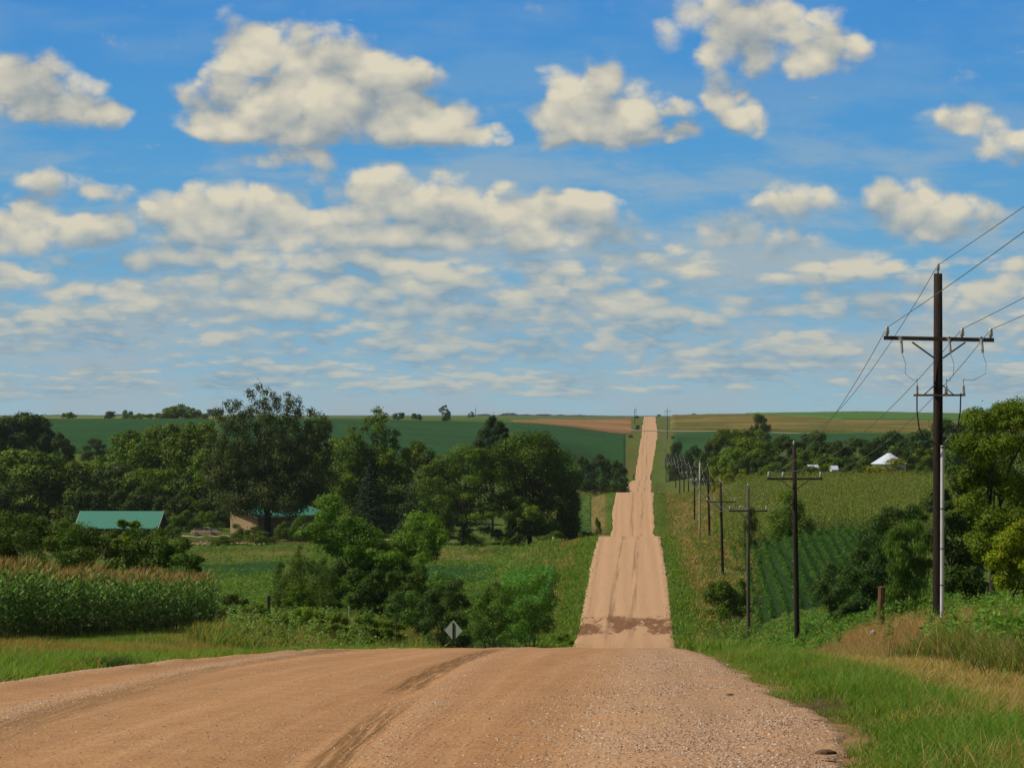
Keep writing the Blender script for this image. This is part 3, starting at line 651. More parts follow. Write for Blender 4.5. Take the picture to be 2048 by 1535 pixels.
special('broadleaf_tree', 1015, 0, 398, [(1040,1010,22),(1065,1025,20),(1030,1030,20),(1050,1045,18)], 7000, .16, LG, 'small bright green tree in front of the shaded grove', 94, GG, 1.0, 1.5, .12)
special('broadleaf_tree', 870, 0, 420, [(845,985,30),(870,1020,26),(830,1020,26),(880,1050,20),(820,1050,20)], 9000, .18, BG, 'dark tree in the shade between the spruce and the grove', 95, GG, 1.0, 1.5, .2, skirt=12, fat=1.25)

special('pine_tree', 985, 0, 440, [(985,838,9),(978,850,12),(997,852,11),(1008,862,9),(968,868,13),(990,870,15),(1012,878,12),(958,888,14),(980,890,16),(1003,893,15),(945,905,13),(970,910,17),(1000,912,16),(1025,900,12),(955,930,16),(985,935,20),(1015,930,16)],
        24000, .16, (.026,.046,.014), 'dark pine rising above the grove, the highest conifer in view', 96, None, .8, 6, .22, asp=.3, flat=1.2, ragged=.6)
# dark trees beyond, on the left of the road
GD = 'dark trees in the hollow left of the road'
for i, (key, px, top, w, d, lab) in enumerate([('dark0',1168,914,52,700,'leftmost tree of the dark clump in the hollow left of the road'),('dark1',1203,910,62,712,'widest middle tree of the dark clump in the hollow left of the road'),('dark0',1236,922,44,705,'rightmost low tree of the dark clump, next to the road ditch'),('light1',1148,925,32,690,'paler tree peeping out between the grove and the dark clump')]):
    plant('broadleaf_tree', key, px, top, w, d, lab, GD)
special('broadleaf_tree', 48, 0, 640, [(20,850,24),(50,842,24),(78,848,22),(0,862,24),(35,868,26),(70,868,26),(98,872,18),(15,888,24),(55,890,26),(90,890,20),(105,898,12)], 16000, .34, DK, 'big dark domed tree on the left edge above the bean field', 181, None, 1.0, 1.5, .4, base=914, skirt=8, mix2=MD)
plant('broadleaf_tree', 'dark1', -25, 832, 90, 640, 'dark tree cut by the left edge behind the big domed tree', base=912)
plant('broadleaf_tree', 'dark1', 124, 868, 58, 600, 'small dark tree at the right foot of the big domed tree', base=925)
plant('broadleaf_tree', 'dark0', 190, 878, 54, 660, 'small dark twin crowned tree alone in the bean field', base=914)
# skyline trees and hedge
GH = 'bushes of the skyline hedge at the far left'
for px, top, w, d, lab in [(137,826,28,1230,'isolated small bush at the left end of the skyline hedge'),(222,819,21,1235,'first of two round bushes standing out of the skyline hedge'),(254,821,27,1235,'second, wider of two round bushes standing out of the skyline hedge'),(285,829,40,1230,'low scrubby stretch right of the two round hedge bushes'),(315,828,45,1230,'low middle stretch of the skyline hedge'),(345,815,46,1225,'left shoulder of the hedge hump'),(362,808,48,1228,'highest hump of the skyline hedge'),(385,818,40,1226,'right shoulder of the hedge hump'),(404,826,30,1225,'right low end of the skyline hedge near the blue tree')]:
    plant('hedge_shrub', 'far0' if int(px) % 2 else 'far1', px, top-3, w*1.15, d, lab, GH, 'shrub', base=838)
GS = 'lone trees on the left skyline'
for px, top, w, d, lab in [(797,819,24,1420,'round lone skyline tree nearest the second tallest tree'),(833,821,20,1420,'middle lone skyline tree, the smallest of the three near ones'),(888,811,27,1420,'tallest lone skyline tree on the bean hill'),(942,823,14,2600,'hazy blue small tree on the skyline left of the pine'),(421,812,19,2600,'hazy blue round tree on the skyline right of the hedge'),(441,812,14,2700,'hazy blue tree half hidden by the tallest tree')]:
    plant('skyline_tree', 'far1' if int(px) % 2 else 'far0', px, top, w, d, lab, GS, base=838 if d < 2000 else 833)
for px, top, w, d, lab in [(1388,826,15,1830,'small bush on the skyline right of the far pole'),(1318,828,10,1835,'dark tuft on the skyline at the right edge of the far road crest'),(1402,828,9,1830,'tiny bush beside the skyline bush on the right')]:
    plant('skyline_bush', 'far0', px, top, w, d, lab, 'bushes on the right skyline', 'bush', base=833)
for px, top, w, d, lab, bs in [(1273,828,10,1800,'dark bush at the foot of the two far left poles',838),(1276,846,10,1560,'dark bush on the left roadside under the far crest',858),(1345,868,9,1300,'small bush on the right verge below the far crossroad',876),(1262,868,12,1420,'low bush on the left verge below the far crossroad',874)]:
    plant('roadside_bush', 'far1', px, top, w, d, lab, 'small bushes along the far road', 'bush', base=bs)
# the tiny line of woods on the horizon: one mass
def woods_line(label, px0, px1, d, hpx, seed, base):
    rg = np.random.default_rng(seed); n = 5200; px = px0+(px1-px0)*rg.random(n); X = wx(px, d)
    hh = (.25+.75*vnoise(px, px*0, 14, seed)*vnoise(px, px*0, 60, seed+3)**.5)*hpx/F*d*(.12+.88*sstep(px, px0, px0+60)*(1-sstep(px, px1-110, px1)))
    z = wz(base, d)+hh*rg.random(n)**.7; Y = d+rg.random(n)*120
    V, Fc = leaves(np.stack([X, Y, z], 1), unit(rg.normal(size=(n, 3))-np.array((0, 1.0, 0))), 2.6, .7, rg)
    o = link('distant_woods', npmesh('distant_woods', V, Fc, LEAF, np.tile(np.array(((.03,.05,.02),)), (4*n, 1)))); tag(o, label, 'woods', None, 'stuff')
woods_line('hazy blue line of woods on the horizon left of the road', 900, 1250, 5200, 8, 3, 834)
woods_line('thin hazy woods on the horizon at the far left', -40, 700, 5600, 6, 4, 834)

# ---- right side trees
GR = 'trees of the creek wood right of the road'
rw = [
 ('dark0',1352,892,40,960,'leftmost tree of the creek wood, right beside the row of poles'),('dark1',1386,900,46,900,'dark low tree of the creek wood second from the poles'),
 ('dark0',1425,893,56,620,'dark tree of the creek wood behind the white pole'),('round1',1455,862,70,640,'tree with a high crown at the left back of the creek wood'),
 ('round2',1500,868,90,625,'mid green back tree below the lone field tree'),('light0',1470,905,95,560,'big bright front tree of the creek wood with a paler left side'),
 ('round0',1530,890,90,570,'round tree of the creek wood left of the dark pole top'),('dark1',1575,880,90,600,'dark tree behind the dark pole top'),
 ('dark0',1625,872,80,620,'dark back tree right of the dark pole'),('round1',1610,905,90,575,'mid green tree just right of the dark pole'),
 ('dark1',1670,890,95,590,'dark spreading tree in the middle right of the creek wood'),('round2',1660,915,80,560,'front tree whose base meets the corn in the middle right'),
 ('dark0',1720,885,90,610,'dark tree behind the left slope of the white roof'),('light1',1715,915,60,550,'light green tree left of the white roof'),
 ('dark1',1775,872,100,615,'wide dark tree behind the white roof'),('dark0',1835,868,90,600,'dark tree right of the white roof'),
 ('round0',1850,905,70,560,'mid green tree beside the tall near pole'),('dark1',1540,915,80,556,'dark shaded tree right of the big bright front tree'),
 ('dark0',1900,850,110,560,'dark tree behind the tall near pole'),('dark1',1960,835,120,540,'dark tree above the near thicket at the right'),
]
rw += [('dark1',1368,915,40,930,'low dark tree behind the leftmost valley poles'),('dark0',1412,918,50,640,'low dark tree behind the pale pole'),('round1',1440,915,60,580,'mid green low tree right of the pale pole top'),('dark1',1500,920,70,552,'low dark tree between the bright front tree and the dark pole'),
 ('dark0',1600,925,70,552,'low shaded tree right of the dark pole shaft'),('dark1',1690,920,70,545,'low dark tree left of the light green tree'),('dark0',1800,905,80,550,'low dark tree behind the right slope of the white roof'),('dark1',1640,900,80,600,'dark tree between two spreading ones in the middle right')]
for key, px, top, w, d, lab in rw: plant('broadleaf_tree', key, px, top-7, w*1.12, d, lab, GR)
plant('broadleaf_tree', 'dark0', 1521, 830, 50, 900, 'lone dark tree in front of the far corn hill', base=882)
GB = 'bushes along the foot of the creek wood'
for key, px, top, w, d, lab, bs in [('bushy',1428,932,30,500,'yellow green bush left of the bright front tree',953),('bushy',1452,935,40,498,'bright yellow green bush under the big bright tree',954),('bushy',1483,938,34,498,'bright bush right below the big bright tree',955),('bush0',1545,925,70,500,'light green bush left of the dark pole base line',954),('bush1',1600,922,80,500,'broad green bush right of the dark pole',953),('bush2',1650,932,60,500,'low green bush in front of the small white shed',953),
  ('bushy',1784,917,120,498,'round yellow green bush in front of the white roof',950),('bush1',1725,930,50,500,'green bush left of the round yellow bush',951),('bush2',1838,925,60,500,'green bush right of the round yellow bush',951)]:
    plant('creek_bush', key, px, top, w, d, lab, GB, 'bush', base=bs)
plant('cedar_bush', 'bush0', 1583, 982, 84, 298, 'dark rounded bush at the edge of the corn behind the dark pole', cat='bush')
plant('field_bush', 'bush1', 1502, 1012, 34, 300, 'small dark bush at the corn edge behind the third pole', cat='bush')
plant('ditch_bush', 'bush1', 1440, 1160, 92, 228, 'dark bush in the ditch in front of the fourth pole', 'ditch_bushes', 'bush')
plant('ditch_bush', 'bush2', 1478, 1155, 40, 232, 'smaller dark bush touching the right side of the ditch bush', 'ditch_bushes', 'bush')

# near thicket at the right edge
special('locust_tree', 1985, 0, 112, [(1960,850,42),(2010,835,42),(2050,830,50),(1930,890,32),(1975,900,50),(2040,900,60),(1940,950,34),(1990,970,55),(2055,980,60),(1945,1010,34),(1985,1040,46),(2050,1050,55),(1960,1090,36),(2010,1110,44)],
        60000, .062, (.056,.082,.010), 'big leafy tree filling the right edge of the view', 101, None, .9, 1.8, .17, base=1215, asp=.42, mix2=(.10,.13,.02), ragged=.6, low=.5)
special('box_elder_tree', 2025, 0, 100, [(2020,1085,34),(2060,1070,40),(1990,1120,26),(2035,1140,34),(2065,1180,34),(2005,1165,22)], 24000, .06, (.11,.135,.014), 'yellow green young tree in front of the big tree at the right edge', 102, None, .8, .8, .08, base=1225, asp=.4, ragged=.6, mix2=(.15,.15,.02))
special('broadleaf_tree', 1905, 0, 135, [(1880,1000,30),(1925,960,40),(1900,1050,36),(1940,1050,36),(1870,1080,26),(1910,1110,36),(1950,1130,36),(1900,1160,36),(1950,1180,36)], 24000, .075, DK, 'dark tree directly behind the tall near pole', 103, None, .8, 1.2, .12, base=1222, ragged=.5)
special('willow_shrub', 1812, 0, 104, [(1805,1075,30),(1830,1065,28),(1850,1095,26),(1785,1095,24),(1815,1110,32),(1845,1135,28),(1800,1145,30),(1830,1175,34),(1790,1185,24)], 30000, .075, (.062,.10,.024), 'willowy shrub with drooping fine leaves left of the tall near pole', 104, None, .8, .7, .06, base=1218, cat='shrub', asp=.2, droop=.75, ragged=.7, low=.6)
special('dark_shrub', 1765, 0, 128, [(1790,1030,24),(1765,1050,28),(1740,1080,28),(1780,1090,32),(1720,1120,30),(1760,1140,36),(1700,1160,30),(1740,1185,32),(1680,1180,26),(1790,1180,30),(1835,1030,28),(1860,1010,22)], 34000, .065, (.026,.046,.011), 'dark shrub thicket between the bean field and the willowy shrub', 105, None, .9, .7, .06, base=1222, cat='shrub', asp=.35, droop=.3, ragged=.6)
special('dark_shrub', 1665, 0, 140, [(1665,1140,24),(1650,1165,26),(1690,1175,28),(1640,1190,22),(1670,1205,28)], 12000, .07, (.030,.050,.012), 'low dark shrub at the left end of the right thicket', 106, None, .9, .5, .05, base=1228, cat='shrub', asp=.35, ragged=.6)

# ---- left middle: willow with puffy crowns, cedars, shrubs, long bush row
special('willow_tree', 705, 0, 195, [(655,1010,26),(650,1040,24),(625,1065,24),(705,1065,38),(735,1085,32),(660,1085,30),(690,1110,36),(730,1125,34),(840,1055,36),(870,1075,28),(810,1085,36),(850,1100,30),(775,1100,30),(790,1130,34),(825,1150,28),(760,1155,34),(700,1160,32),(745,1190,34),(790,1190,28)],
        72000, .10, (.060,.106,.017), 'willow with several puffy crowns in the middle of the left meadow', 111, None, .9, 2.4, .26, base=1238, skirt=16, fat=1.12, asp=.35, ragged=.55, mix2=(.095,.14,.026), low=.45)
for (cx, tp, wp, dd_, lab, sd) in [(600,1085,70,183,'feathery dark cedar left of the willow',121),(645,1110,80,180,'feathery dark cedar at the left foot of the willow',122),(560,1120,60,184,'low brownish cedar bush next to the wooden fence post',123)]:
    special('cedar_shrub', cx, 0, dd_, [(cx,tp+14,10),(cx-6,tp+35,18),(cx+8,tp+50,22),(cx-10,tp+75,26),(cx+12,tp+90,28),(cx,tp+115,30)], 12000, .075, (.048,.075,.014), lab, sd, 'cedar shrubs around the willow', .7, .4, .06, base=tp+150, cat='shrub', asp=.25, droop=.2, flat=1.3, ragged=.6)
for (cx, tp, wr, dd_, lab, sd) in [(655,1120,44,192,'dark shrub thicket under the left crown of the willow',151),(735,1135,42,190,'dark shrub thicket under the middle of the willow',152),(815,1140,44,188,'dark shrub thicket under the right crown of the willow',153),(590,1150,34,190,'dark thicket behind the dark cedars',154)]:
    special('thicket_shrub', cx, 0, dd_, [(cx-wr*.5,tp+16,wr*.5),(cx+wr*.4,tp+20,wr*.5),(cx,tp+45,wr*.6),(cx-wr*.5,tp+60,wr*.5),(cx+wr*.5,tp+62,wr*.5)], 13000, .09, (.034,.058,.011), lab, sd, 'shrub thickets around the willow', .8, .4, .05, base=tp+100, cat='shrub', asp=.4, ragged=.6, mix2=MD)
GM = 'shrubs in the left ditch before the dip'
special('sumac_shrub', 885, 0, 160, [(875,1185,24),(905,1175,22),(855,1205,24),(890,1215,30),(920,1205,24),(870,1240,28),(910,1245,28)], 20000, .07, (.034,.058,.014), 'dark shrub with upright twigs behind the diamond sign', 131, GM, .9, .5, .05, base=1280, cat='shrub', asp=.35, ragged=.6)
special('plum_shrub', 975, 0, 172, [(960,1195,26),(990,1180,28),(1015,1195,24),(945,1225,28),(985,1225,30),(1015,1235,26),(960,1255,26),(1000,1262,26)], 20000, .07, (.055,.10,.018), 'bright green rounded shrub right of the diamond sign', 132, GM, .9, .5, .05, base=1290, cat='shrub', asp=.4, ragged=.5, mix2=LG)
special('plum_shrub', 1060, 0, 178, [(1040,1175,26),(1075,1170,28),(1100,1200,22),(1050,1215,30),(1085,1225,28),(1060,1250,28),(1095,1250,20),(1035,1260,22)], 20000, .07, (.060,.11,.02), 'largest bright shrub of the ditch nearest the road', 133, GM, .9, .5, .05, base=1290, cat='shrub', asp=.4, ragged=.5, mix2=LG)
special('plum_shrub', 820, 0, 168, [(805,1200,24),(830,1195,22),(790,1225,24),(825,1230,26),(805,1250,24),(840,1255,22)], 13000, .07, (.045,.082,.016), 'mid green shrub under the right crown of the willow', 134, GM, .9, .5, .05, base=1282, cat='shrub', asp=.4, ragged=.5)
GL = 'bushes of the long row behind the corn'
for i, (cx, tp, wr, lab) in enumerate([(-20,1040,52,'bush at the left edge of the row behind the corn'),(40,1032,50,'bush with a pale top just left of the white shed end'),(100,1042,46,'leafy bush in front of the white shed end'),(150,1038,46,'bush covering the left corner of the shed roof'),(205,1055,44,'bush in front of the middle of the shed roof'),(258,1040,34,'taller light green bush poking up before the shed roof'),(300,1062,46,'bush below the right corner of the shed roof'),(345,1078,40,'rounded bush nearest the right end of the row'),(382,1110,24,'low last bush at the right end of the row')]):
    tp -= 10; wr *= 1.15; tp += 9*(i in (3, 4)); wr *= (.8 if i == 5 else 1.12); special('dogwood_bush', cx, 0, 158-i*1.0, [(cx-wr*.35,tp+16,wr*.36),(cx+wr*.3,tp+20,wr*.4),(cx,tp+42,wr*.58),(cx-wr*.5,tp+58,wr*.55),(cx+wr*.5,tp+60,wr*.55),(cx,tp+90,wr*.65),(cx+wr*.4,tp+115,wr*.5),(cx-wr*.4,tp+115,wr*.5)],
            18000, .075, (.09,.15,.02) if i == 5 else (.040,.066,.011), lab, 140+i, GL, 1.0, .4, .05, base=1232, cat='bush', asp=.42, ragged=.55, mix2=(.06,.085,.018))

GY = 'yellow green brush in the left ditch'
for i, (cx, tp, wr, dd_, cc, lab) in enumerate([(470,1185,34,140,DK,'dark brush right beside the end of the corn'),(515,1205,30,128,MD,'mid green brush around the wooden fence post'),(560,1225,34,112,(.085,.12,.02),'low yellow green brush right of the corn end'),(620,1210,36,116,(.10,.14,.025),'tall yellow green brush in front of the cedars'),
   (675,1222,30,112,(.075,.10,.018),'olive brush with a brownish right side before the willow trunk'),(735,1225,34,120,(.06,.10,.018),'low green brush before the willow trunk'),(785,1235,30,124,MD,'low brush behind the thin pale stake'),(600,1165,36,150,MD,'green brush at the foot of the cedars'),(1130,1262,22,186,MD,'small brush right of the bright ditch shrubs')]):
    special('brush', cx, 0, dd_, [(cx-wr*.5,tp+16,wr*.4),(cx+wr*.45,tp+20,wr*.4),(cx,tp+12,wr*.45),(cx-wr*.2,tp+36,wr*.5),(cx+wr*.5,tp+42,wr*.45),(cx-wr*.7,tp+40,wr*.4)], 9000, .055, cc, lab, 170+i, GY, .9, .4, .04, cat='shrub', asp=.35, ragged=.75, mix2=(.10,.13,.025))
# garden shrubs around the farmhouse
GF = 'shrubs around the farmhouse yard'
for key, px, top, w, d, lab, bs in [('bush0',474,1047,34,420,'dark shrub at the left corner of the farmhouse',1068),('bush1',505,1052,40,416,'low dark shrub under the farmhouse gable',1072),('bush2',570,1042,50,415,'dark shrub in front of the farmhouse wall',1078),('bush0',600,1030,44,414,'dark shrub at the right corner of the farmhouse',1080),
  ('bush1',365,1020,56,452,'green bush behind the parked sedan',1055),('bush0',415,1022,60,455,'light bush between the sedan and the farmhouse',1056),('bush2',330,1018,60,458,'tall weeds like bush at the right end of the shed',1058),('bush1',345,1050,40,425,'bush in front of the driveway left of the sedan',1076),('bush2',450,1070,70,404,'low hedge below the driveway',1080),('bush0',520,1062,60,406,'low dark hedge below the farmhouse',1082),('bush0',640,1050,50,410,'dark shrub right of the farmhouse',1084),('bush1',1105,1062,70,388,'low weeds in the shade at the foot of the grove',1086),('bush2',1160,1062,40,386,'weedy bush between the grove and the road',1084)]:
    plant('yard_shrub', key, px, top, w, d, lab, GF, 'shrub', base=bs)
plant('verge_bush', 'bush1', 1195, 1034, 16, 470, 'single small bush on the tan strip left of the road', cat='bush')
plant('verge_bush', 'bush2', 1222, 965, 16, 690, 'small dark bush at the dip left of the road', cat='bush', base=978)

# ------------------------------------------------------------------ crop fields on the far hills (raised sheets of crop)
def fieldmat(name, c1, c2, rows=0.0, ang=0.0, sc=.5, c3=None, rowc=.5):
    m, g, b, out = material(name); tcn = g.n('ShaderNodeTexCoord'); co = tcn.outputs['Object']
    n1 = g.noise(co, sc, 6, .65); n2 = g.noise(g.mul(co, (.012, .02, 0)), 1, 4, .6)
    c = g.mix(g.sm(n1, .3, .7), c1, c2)
    if c3: c = g.mix(g.sm(n2, .42, .62), c, c3)
    if rows:
        x, y, z = g.xyz(co); u = g.m('ADD', g.m('MULTIPLY', x, math.cos(ang)), g.m('MULTIPLY', y, math.sin(ang)))
        u = g.m('ADD', u, g.m('MULTIPLY', n2, 6)); w = g.m('SINE', g.m('MULTIPLY', u, 2*math.pi/rows))
        c = g.mix(g.m('MULTIPLY', g.sm(w, -.2, .9), rowc), c, g.mix(1.0, c, (.55, .6, .5), 'MULTIPLY'))
    g.put(b.inputs['Base Color'], c); b.inputs['Specular IOR Level'].default_value = .05
    bm = g.n('ShaderNodeBump'); bm.inputs[0].default_value = .5; bm.inputs[1].default_value = .4; g.put(bm.inputs['Height'], n1); g.put(b.inputs['Normal'], bm.outputs[0])
    return m
SOY = fieldmat('soybean_crop', (.020,.066,.015), (.027,.080,.018), 9, .15, .35, (.020,.058,.012), .16)
STUB = fieldmat('stubble', (.24,.125,.048), (.16,.080,.032), 7, 1.45, .4, (.29,.165,.065), .5)
CORNF = fieldmat('far_corn', (.13,.115,.020), (.085,.085,.016), 12, 1.50, .3, (.19,.135,.035), .35)
GREENF = fieldmat('far_green_crop', (.055,.125,.022), (.075,.14,.026), 0, 0, .3)
def field(name, label, mat, d0, d1, lf, rf, h, nr=90, nc=120, rough=.25, kind='stuff'):
    """crop standing between distances d0(px)..d1(px) and photo columns lf..rf"""
    px = np.linspace(lf, rf, nc)[None]; t = np.linspace(0, 1, nr)[:, None]
    a = d0(px) if callable(d0) else d0+0*px; bb = d1(px) if callable(d1) else d1+0*px
    D = a*(1-t)+bb*t; X = (px-VX)/F*D; Z = zter(X, D)
    top = Z+h*(1+rough*(vnoise(X, D, 3.0, 4)-.5))
    top[0] = Z[0]-.1; top[-1] = Z[-1]-.1; top[:, 0] = Z[:, 0]-.1; top[:, -1] = Z[:, -1]-.1
    X[1] = X[0]*.999+X[1]*.001; D2 = D.copy(); D2[1] = D[0]+.15; X[1] = (px[0]-VX)/F*D2[1]
    return tag(link(name, npmesh(name, np.stack([X, D2, top], -1), gridfaces(nr, nc), mat, None, True)), label, 'crop field', None, kind)
lerp = lambda x0, y0, x1, y1: (lambda p: y0+(np.clip(p, min(x0, x1), max(x0, x1))-x0)/(x1-x0)*(y1-y0))
field('soybean_field', 'dark green soybean hill at the far left between the big domed tree and the skyline hedge', SOY, 690, 1190, -60, 430, .4)
field('soybean_field', 'wide dark green soybean hill behind the farm wood and the grove', SOY, lerp(430, 800, 1262, 800), lambda p: np.where(p < 1030, 1400, 1400+(p-1030)/232*75), 436, 1252, .4, 120, 220)
field('stubble_field', 'brown and orange stubble field on the skyline left of the far road', STUB, lambda p: np.where(p < 1030, 1450, 1430+(p-1030)/235*60), lambda p: 1452+np.clip((p-1020)/60, 0, 1)*350, 1020, 1264, .15, 50, 90)
field('soybean_field', 'dark green soybean field right of the far road below the gravel crossroad', SOY, 1120, lerp(1340, 1490, 2100, 1400), 1345, 2080, .8, 80, 120)
field('cornfield', 'olive and brown ripening corn on the right skyline above the crossroad', CORNF, lerp(1340, 1560, 2100, 1470), lambda p: 1830-np.clip((p-1480)/200, 0, 1)*140, 1340, 2100, 1.5, 80, 120)
field('green_crop', 'bright green field on the crest at the right skyline', GREENF, lambda p: 1832-np.clip((p-1480)/200, 0, 1)*138, 1990, 1485, 2100, 1.7, 50, 90)
field('soybean_field', 'small dark soybean patch in the meadow below the farmhouse', SOY, 322, 352, 395, 565, .12, 30, 60)
field('soybean_field', 'small dark soybean patch behind the willow crown', SOY, 296, 338, 850, 992, .12, 30, 60)
field('cornfield', 'narrow pale green corn strip between the grove and the tan verge', fieldmat('strip_corn', (.05,.11,.02), (.07,.14,.024), 2.2, 0, .6), 470, 690, 1120, 1183, .15, 60, 40)

# ------------------------------------------------------------------ mass planting helpers
def ribbons(base, h, w, lean, seg, rg, cb, ct, curve=.35, width_prof=None):
    """grass blades: base (n,3), height h, width w, lean vector (n,2)"""
    n = len(base); az = rg.random(n)*2*math.pi; wd = np.stack([np.cos(az), np.sin(az), 0*az], 1)*w[:, None]*.5
    V = []; Cc = []
    for k in range(seg+1):
        t = k/seg; p = base.copy(); p[:, 0] += lean[:, 0]*t**1.7; p[:, 1] += lean[:, 1]*t**1.7; p[:, 2] += h*(t-curve*t*t*.5)
        ww = (1-t)**.7 if width_prof is None else width_prof(t)
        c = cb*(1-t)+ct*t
        if k < seg: V += [p-wd*ww, p+wd*ww]; Cc += [c, c]
        else: V += [p]; Cc += [c]
    nv = 2*seg+1; VV = np.stack(V, 1).reshape(-1, 3); CC = np.stack(Cc, 1).reshape(-1, 3)
    o = np.arange(n)[:, None]*nv; q = []
    for k in range(seg-1): q.append(o+np.array((2*k, 2*k+1, 2*k+3, 2*k+2)))
    tri = o+np.array((2*seg-2, 2*seg-1, 2*seg))
    return VV, (np.concatenate(q) if q else np.zeros((0, 4), int)), tri, CC
def merge(name, parts, mat, label=None, cat=None, group=None, kind='stuff'):
    Vs = []; Qs = []; Ts = []; Cs = []; n = 0
    for V, Q, T, C in parts:
        Vs.append(V); Cs.append(C)
        if len(Q): Qs.append(Q+n)
        if len(T): Ts.append(T+n)
        n += len(V)
    fs = ([np.concatenate(Qs)] if Qs else [])+([np.concatenate(Ts)] if Ts else [])
    return tag(link(name, npmesh(name, np.concatenate(Vs), fs, mat, np.concatenate(Cs))), label, cat, group, kind)
def jitter(c, n, rg, s=.3): return np.array(c)[None]*(1+s*(rg.random((n, 1))*2-1))*(1+.08*rg.normal(size=(n, 3)))
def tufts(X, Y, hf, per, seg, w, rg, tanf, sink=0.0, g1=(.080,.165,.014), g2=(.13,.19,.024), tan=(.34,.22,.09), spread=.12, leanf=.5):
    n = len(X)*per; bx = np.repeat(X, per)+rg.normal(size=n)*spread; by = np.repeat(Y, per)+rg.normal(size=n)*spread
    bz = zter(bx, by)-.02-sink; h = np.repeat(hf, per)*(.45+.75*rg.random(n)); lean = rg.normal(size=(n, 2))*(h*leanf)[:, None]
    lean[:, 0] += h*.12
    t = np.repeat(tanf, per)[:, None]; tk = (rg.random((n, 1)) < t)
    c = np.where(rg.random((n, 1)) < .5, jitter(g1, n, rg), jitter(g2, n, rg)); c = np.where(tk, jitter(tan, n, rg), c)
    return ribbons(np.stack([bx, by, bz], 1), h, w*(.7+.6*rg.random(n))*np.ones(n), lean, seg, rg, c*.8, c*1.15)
def scatter_uv(n, px0, px1, d0, d1, rg, p=1.6):
    """points spread evenly in the picture rather than on the ground, so near ground gets more"""
    u = rg.random(n); d = d0*(d1/d0)**(u**p if p else u); px = px0+(px1-px0)*rg.random(n); return wx(px, d), d
def off_road(X, Y): return np.maximum(XL(Y)-X, X-XR(Y))

# ---- verge grass, near right
rg = np.random.default_rng(21); parts = []
X, Y = scatter_uv(30000, 1300, 2250, 12, 75, rg, 1.0); o_ = off_road(X, Y); nz = fbm(X, Y, 1.3, 61)
k = ((o_+(nz-.5)*.9 > .08) | ((o_ > -.35) & (nz > .62))) & (X > 0); X, Y, o_, nz = X[k], Y[k], o_[k], nz[k]
tanf = np.clip(sstep(o_, 1.2, 1.7)*(1-sstep(o_, 2.6, 3.2))*.72+sstep(fbm(X, Y, 2.4, 62), .56, .72)*.35, .04, .9)
hgt = (.10+.12*nz+.07*sstep(o_, .3, 1.0)*(1-sstep(o_, 1.2, 1.6)))*(.45+.55*sstep(o_, .1, .7))*(.6+.8*fbm(X, Y, .5, 67)); mul_ = np.exp(-((X-1.45-.04*(Y-21))/.38)**2-((Y-21.5)/2.4)**2); k = rg.random(len(X)) > .92*mul_; X, Y, o_, nz, hgt, tanf = X[k], Y[k], o_[k], nz[k], hgt[k], tanf[k]
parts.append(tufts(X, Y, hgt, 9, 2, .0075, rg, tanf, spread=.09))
X, Y = scatter_uv(16000, 1300, 2250, 60, 185, rg, 1.0); o_ = off_road(X, Y); k = (o_ > .3) & (X > 0); X, Y, o_ = X[k], Y[k], o_[k]
parts.append(tufts(X, Y, .28+.3*fbm(X, Y, 3, 64)+0*X, 8, 1, .03, rg, np.clip(sstep(o_, 4.5, 6)*sstep(Y, 62, 70)*(1-sstep(Y, 88, 96))*.9, .08, 1), spread=.25))
merge('verge_grass', parts, GRASS, 'bright green verge grass with a tan mown strip right of the near road', 'grass')
# ---- verge grass, near left
parts = []
X, Y = scatter_uv(42000, -160, 1180, 22, 125, rg, .9); o_ = off_road(X, Y); nz = fbm(X, Y, 1.6, 65)
k = (o_+(nz-.5)*.5 > .05) & (X < 0) & (X > -22.5); X, Y, o_, nz = X[k], Y[k], o_[k], nz[k]
tanf = np.clip(sstep(fbm(X, Y, 3.5, 66), .42, .62)*sstep(o_, 1.6, 3.4)*.65+sstep(fbm(X, Y, .9, 69), .55, .7)*.3, .05, .8)
parts.append(tufts(X, Y, (.11+.18*nz+.05*sstep(o_, 1, 4))*(.5+fbm(X, Y, .8, 68)), 9, 2, .012, rg, tanf, spread=.14, tan=(.26,.15,.055)))
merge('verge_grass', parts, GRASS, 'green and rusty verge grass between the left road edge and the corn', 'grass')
# ---- the darker clump of grass hanging over the left edge
X = np.full(60, wx(205, 30.2))+rg.normal(size=60)*.12; Y = np.full(60, 30.2)+rg.normal(size=60)*.15
merge('grass_tuft', [tufts(X, Y, np.full(60, .24), 20, 3, .009, rg, np.full(60, .02), g1=(.02,.055,.012), g2=(.04,.09,.015), leanf=.55)], GRASS, 'dark grass tuft leaning over the left road edge', 'grass', None, None)

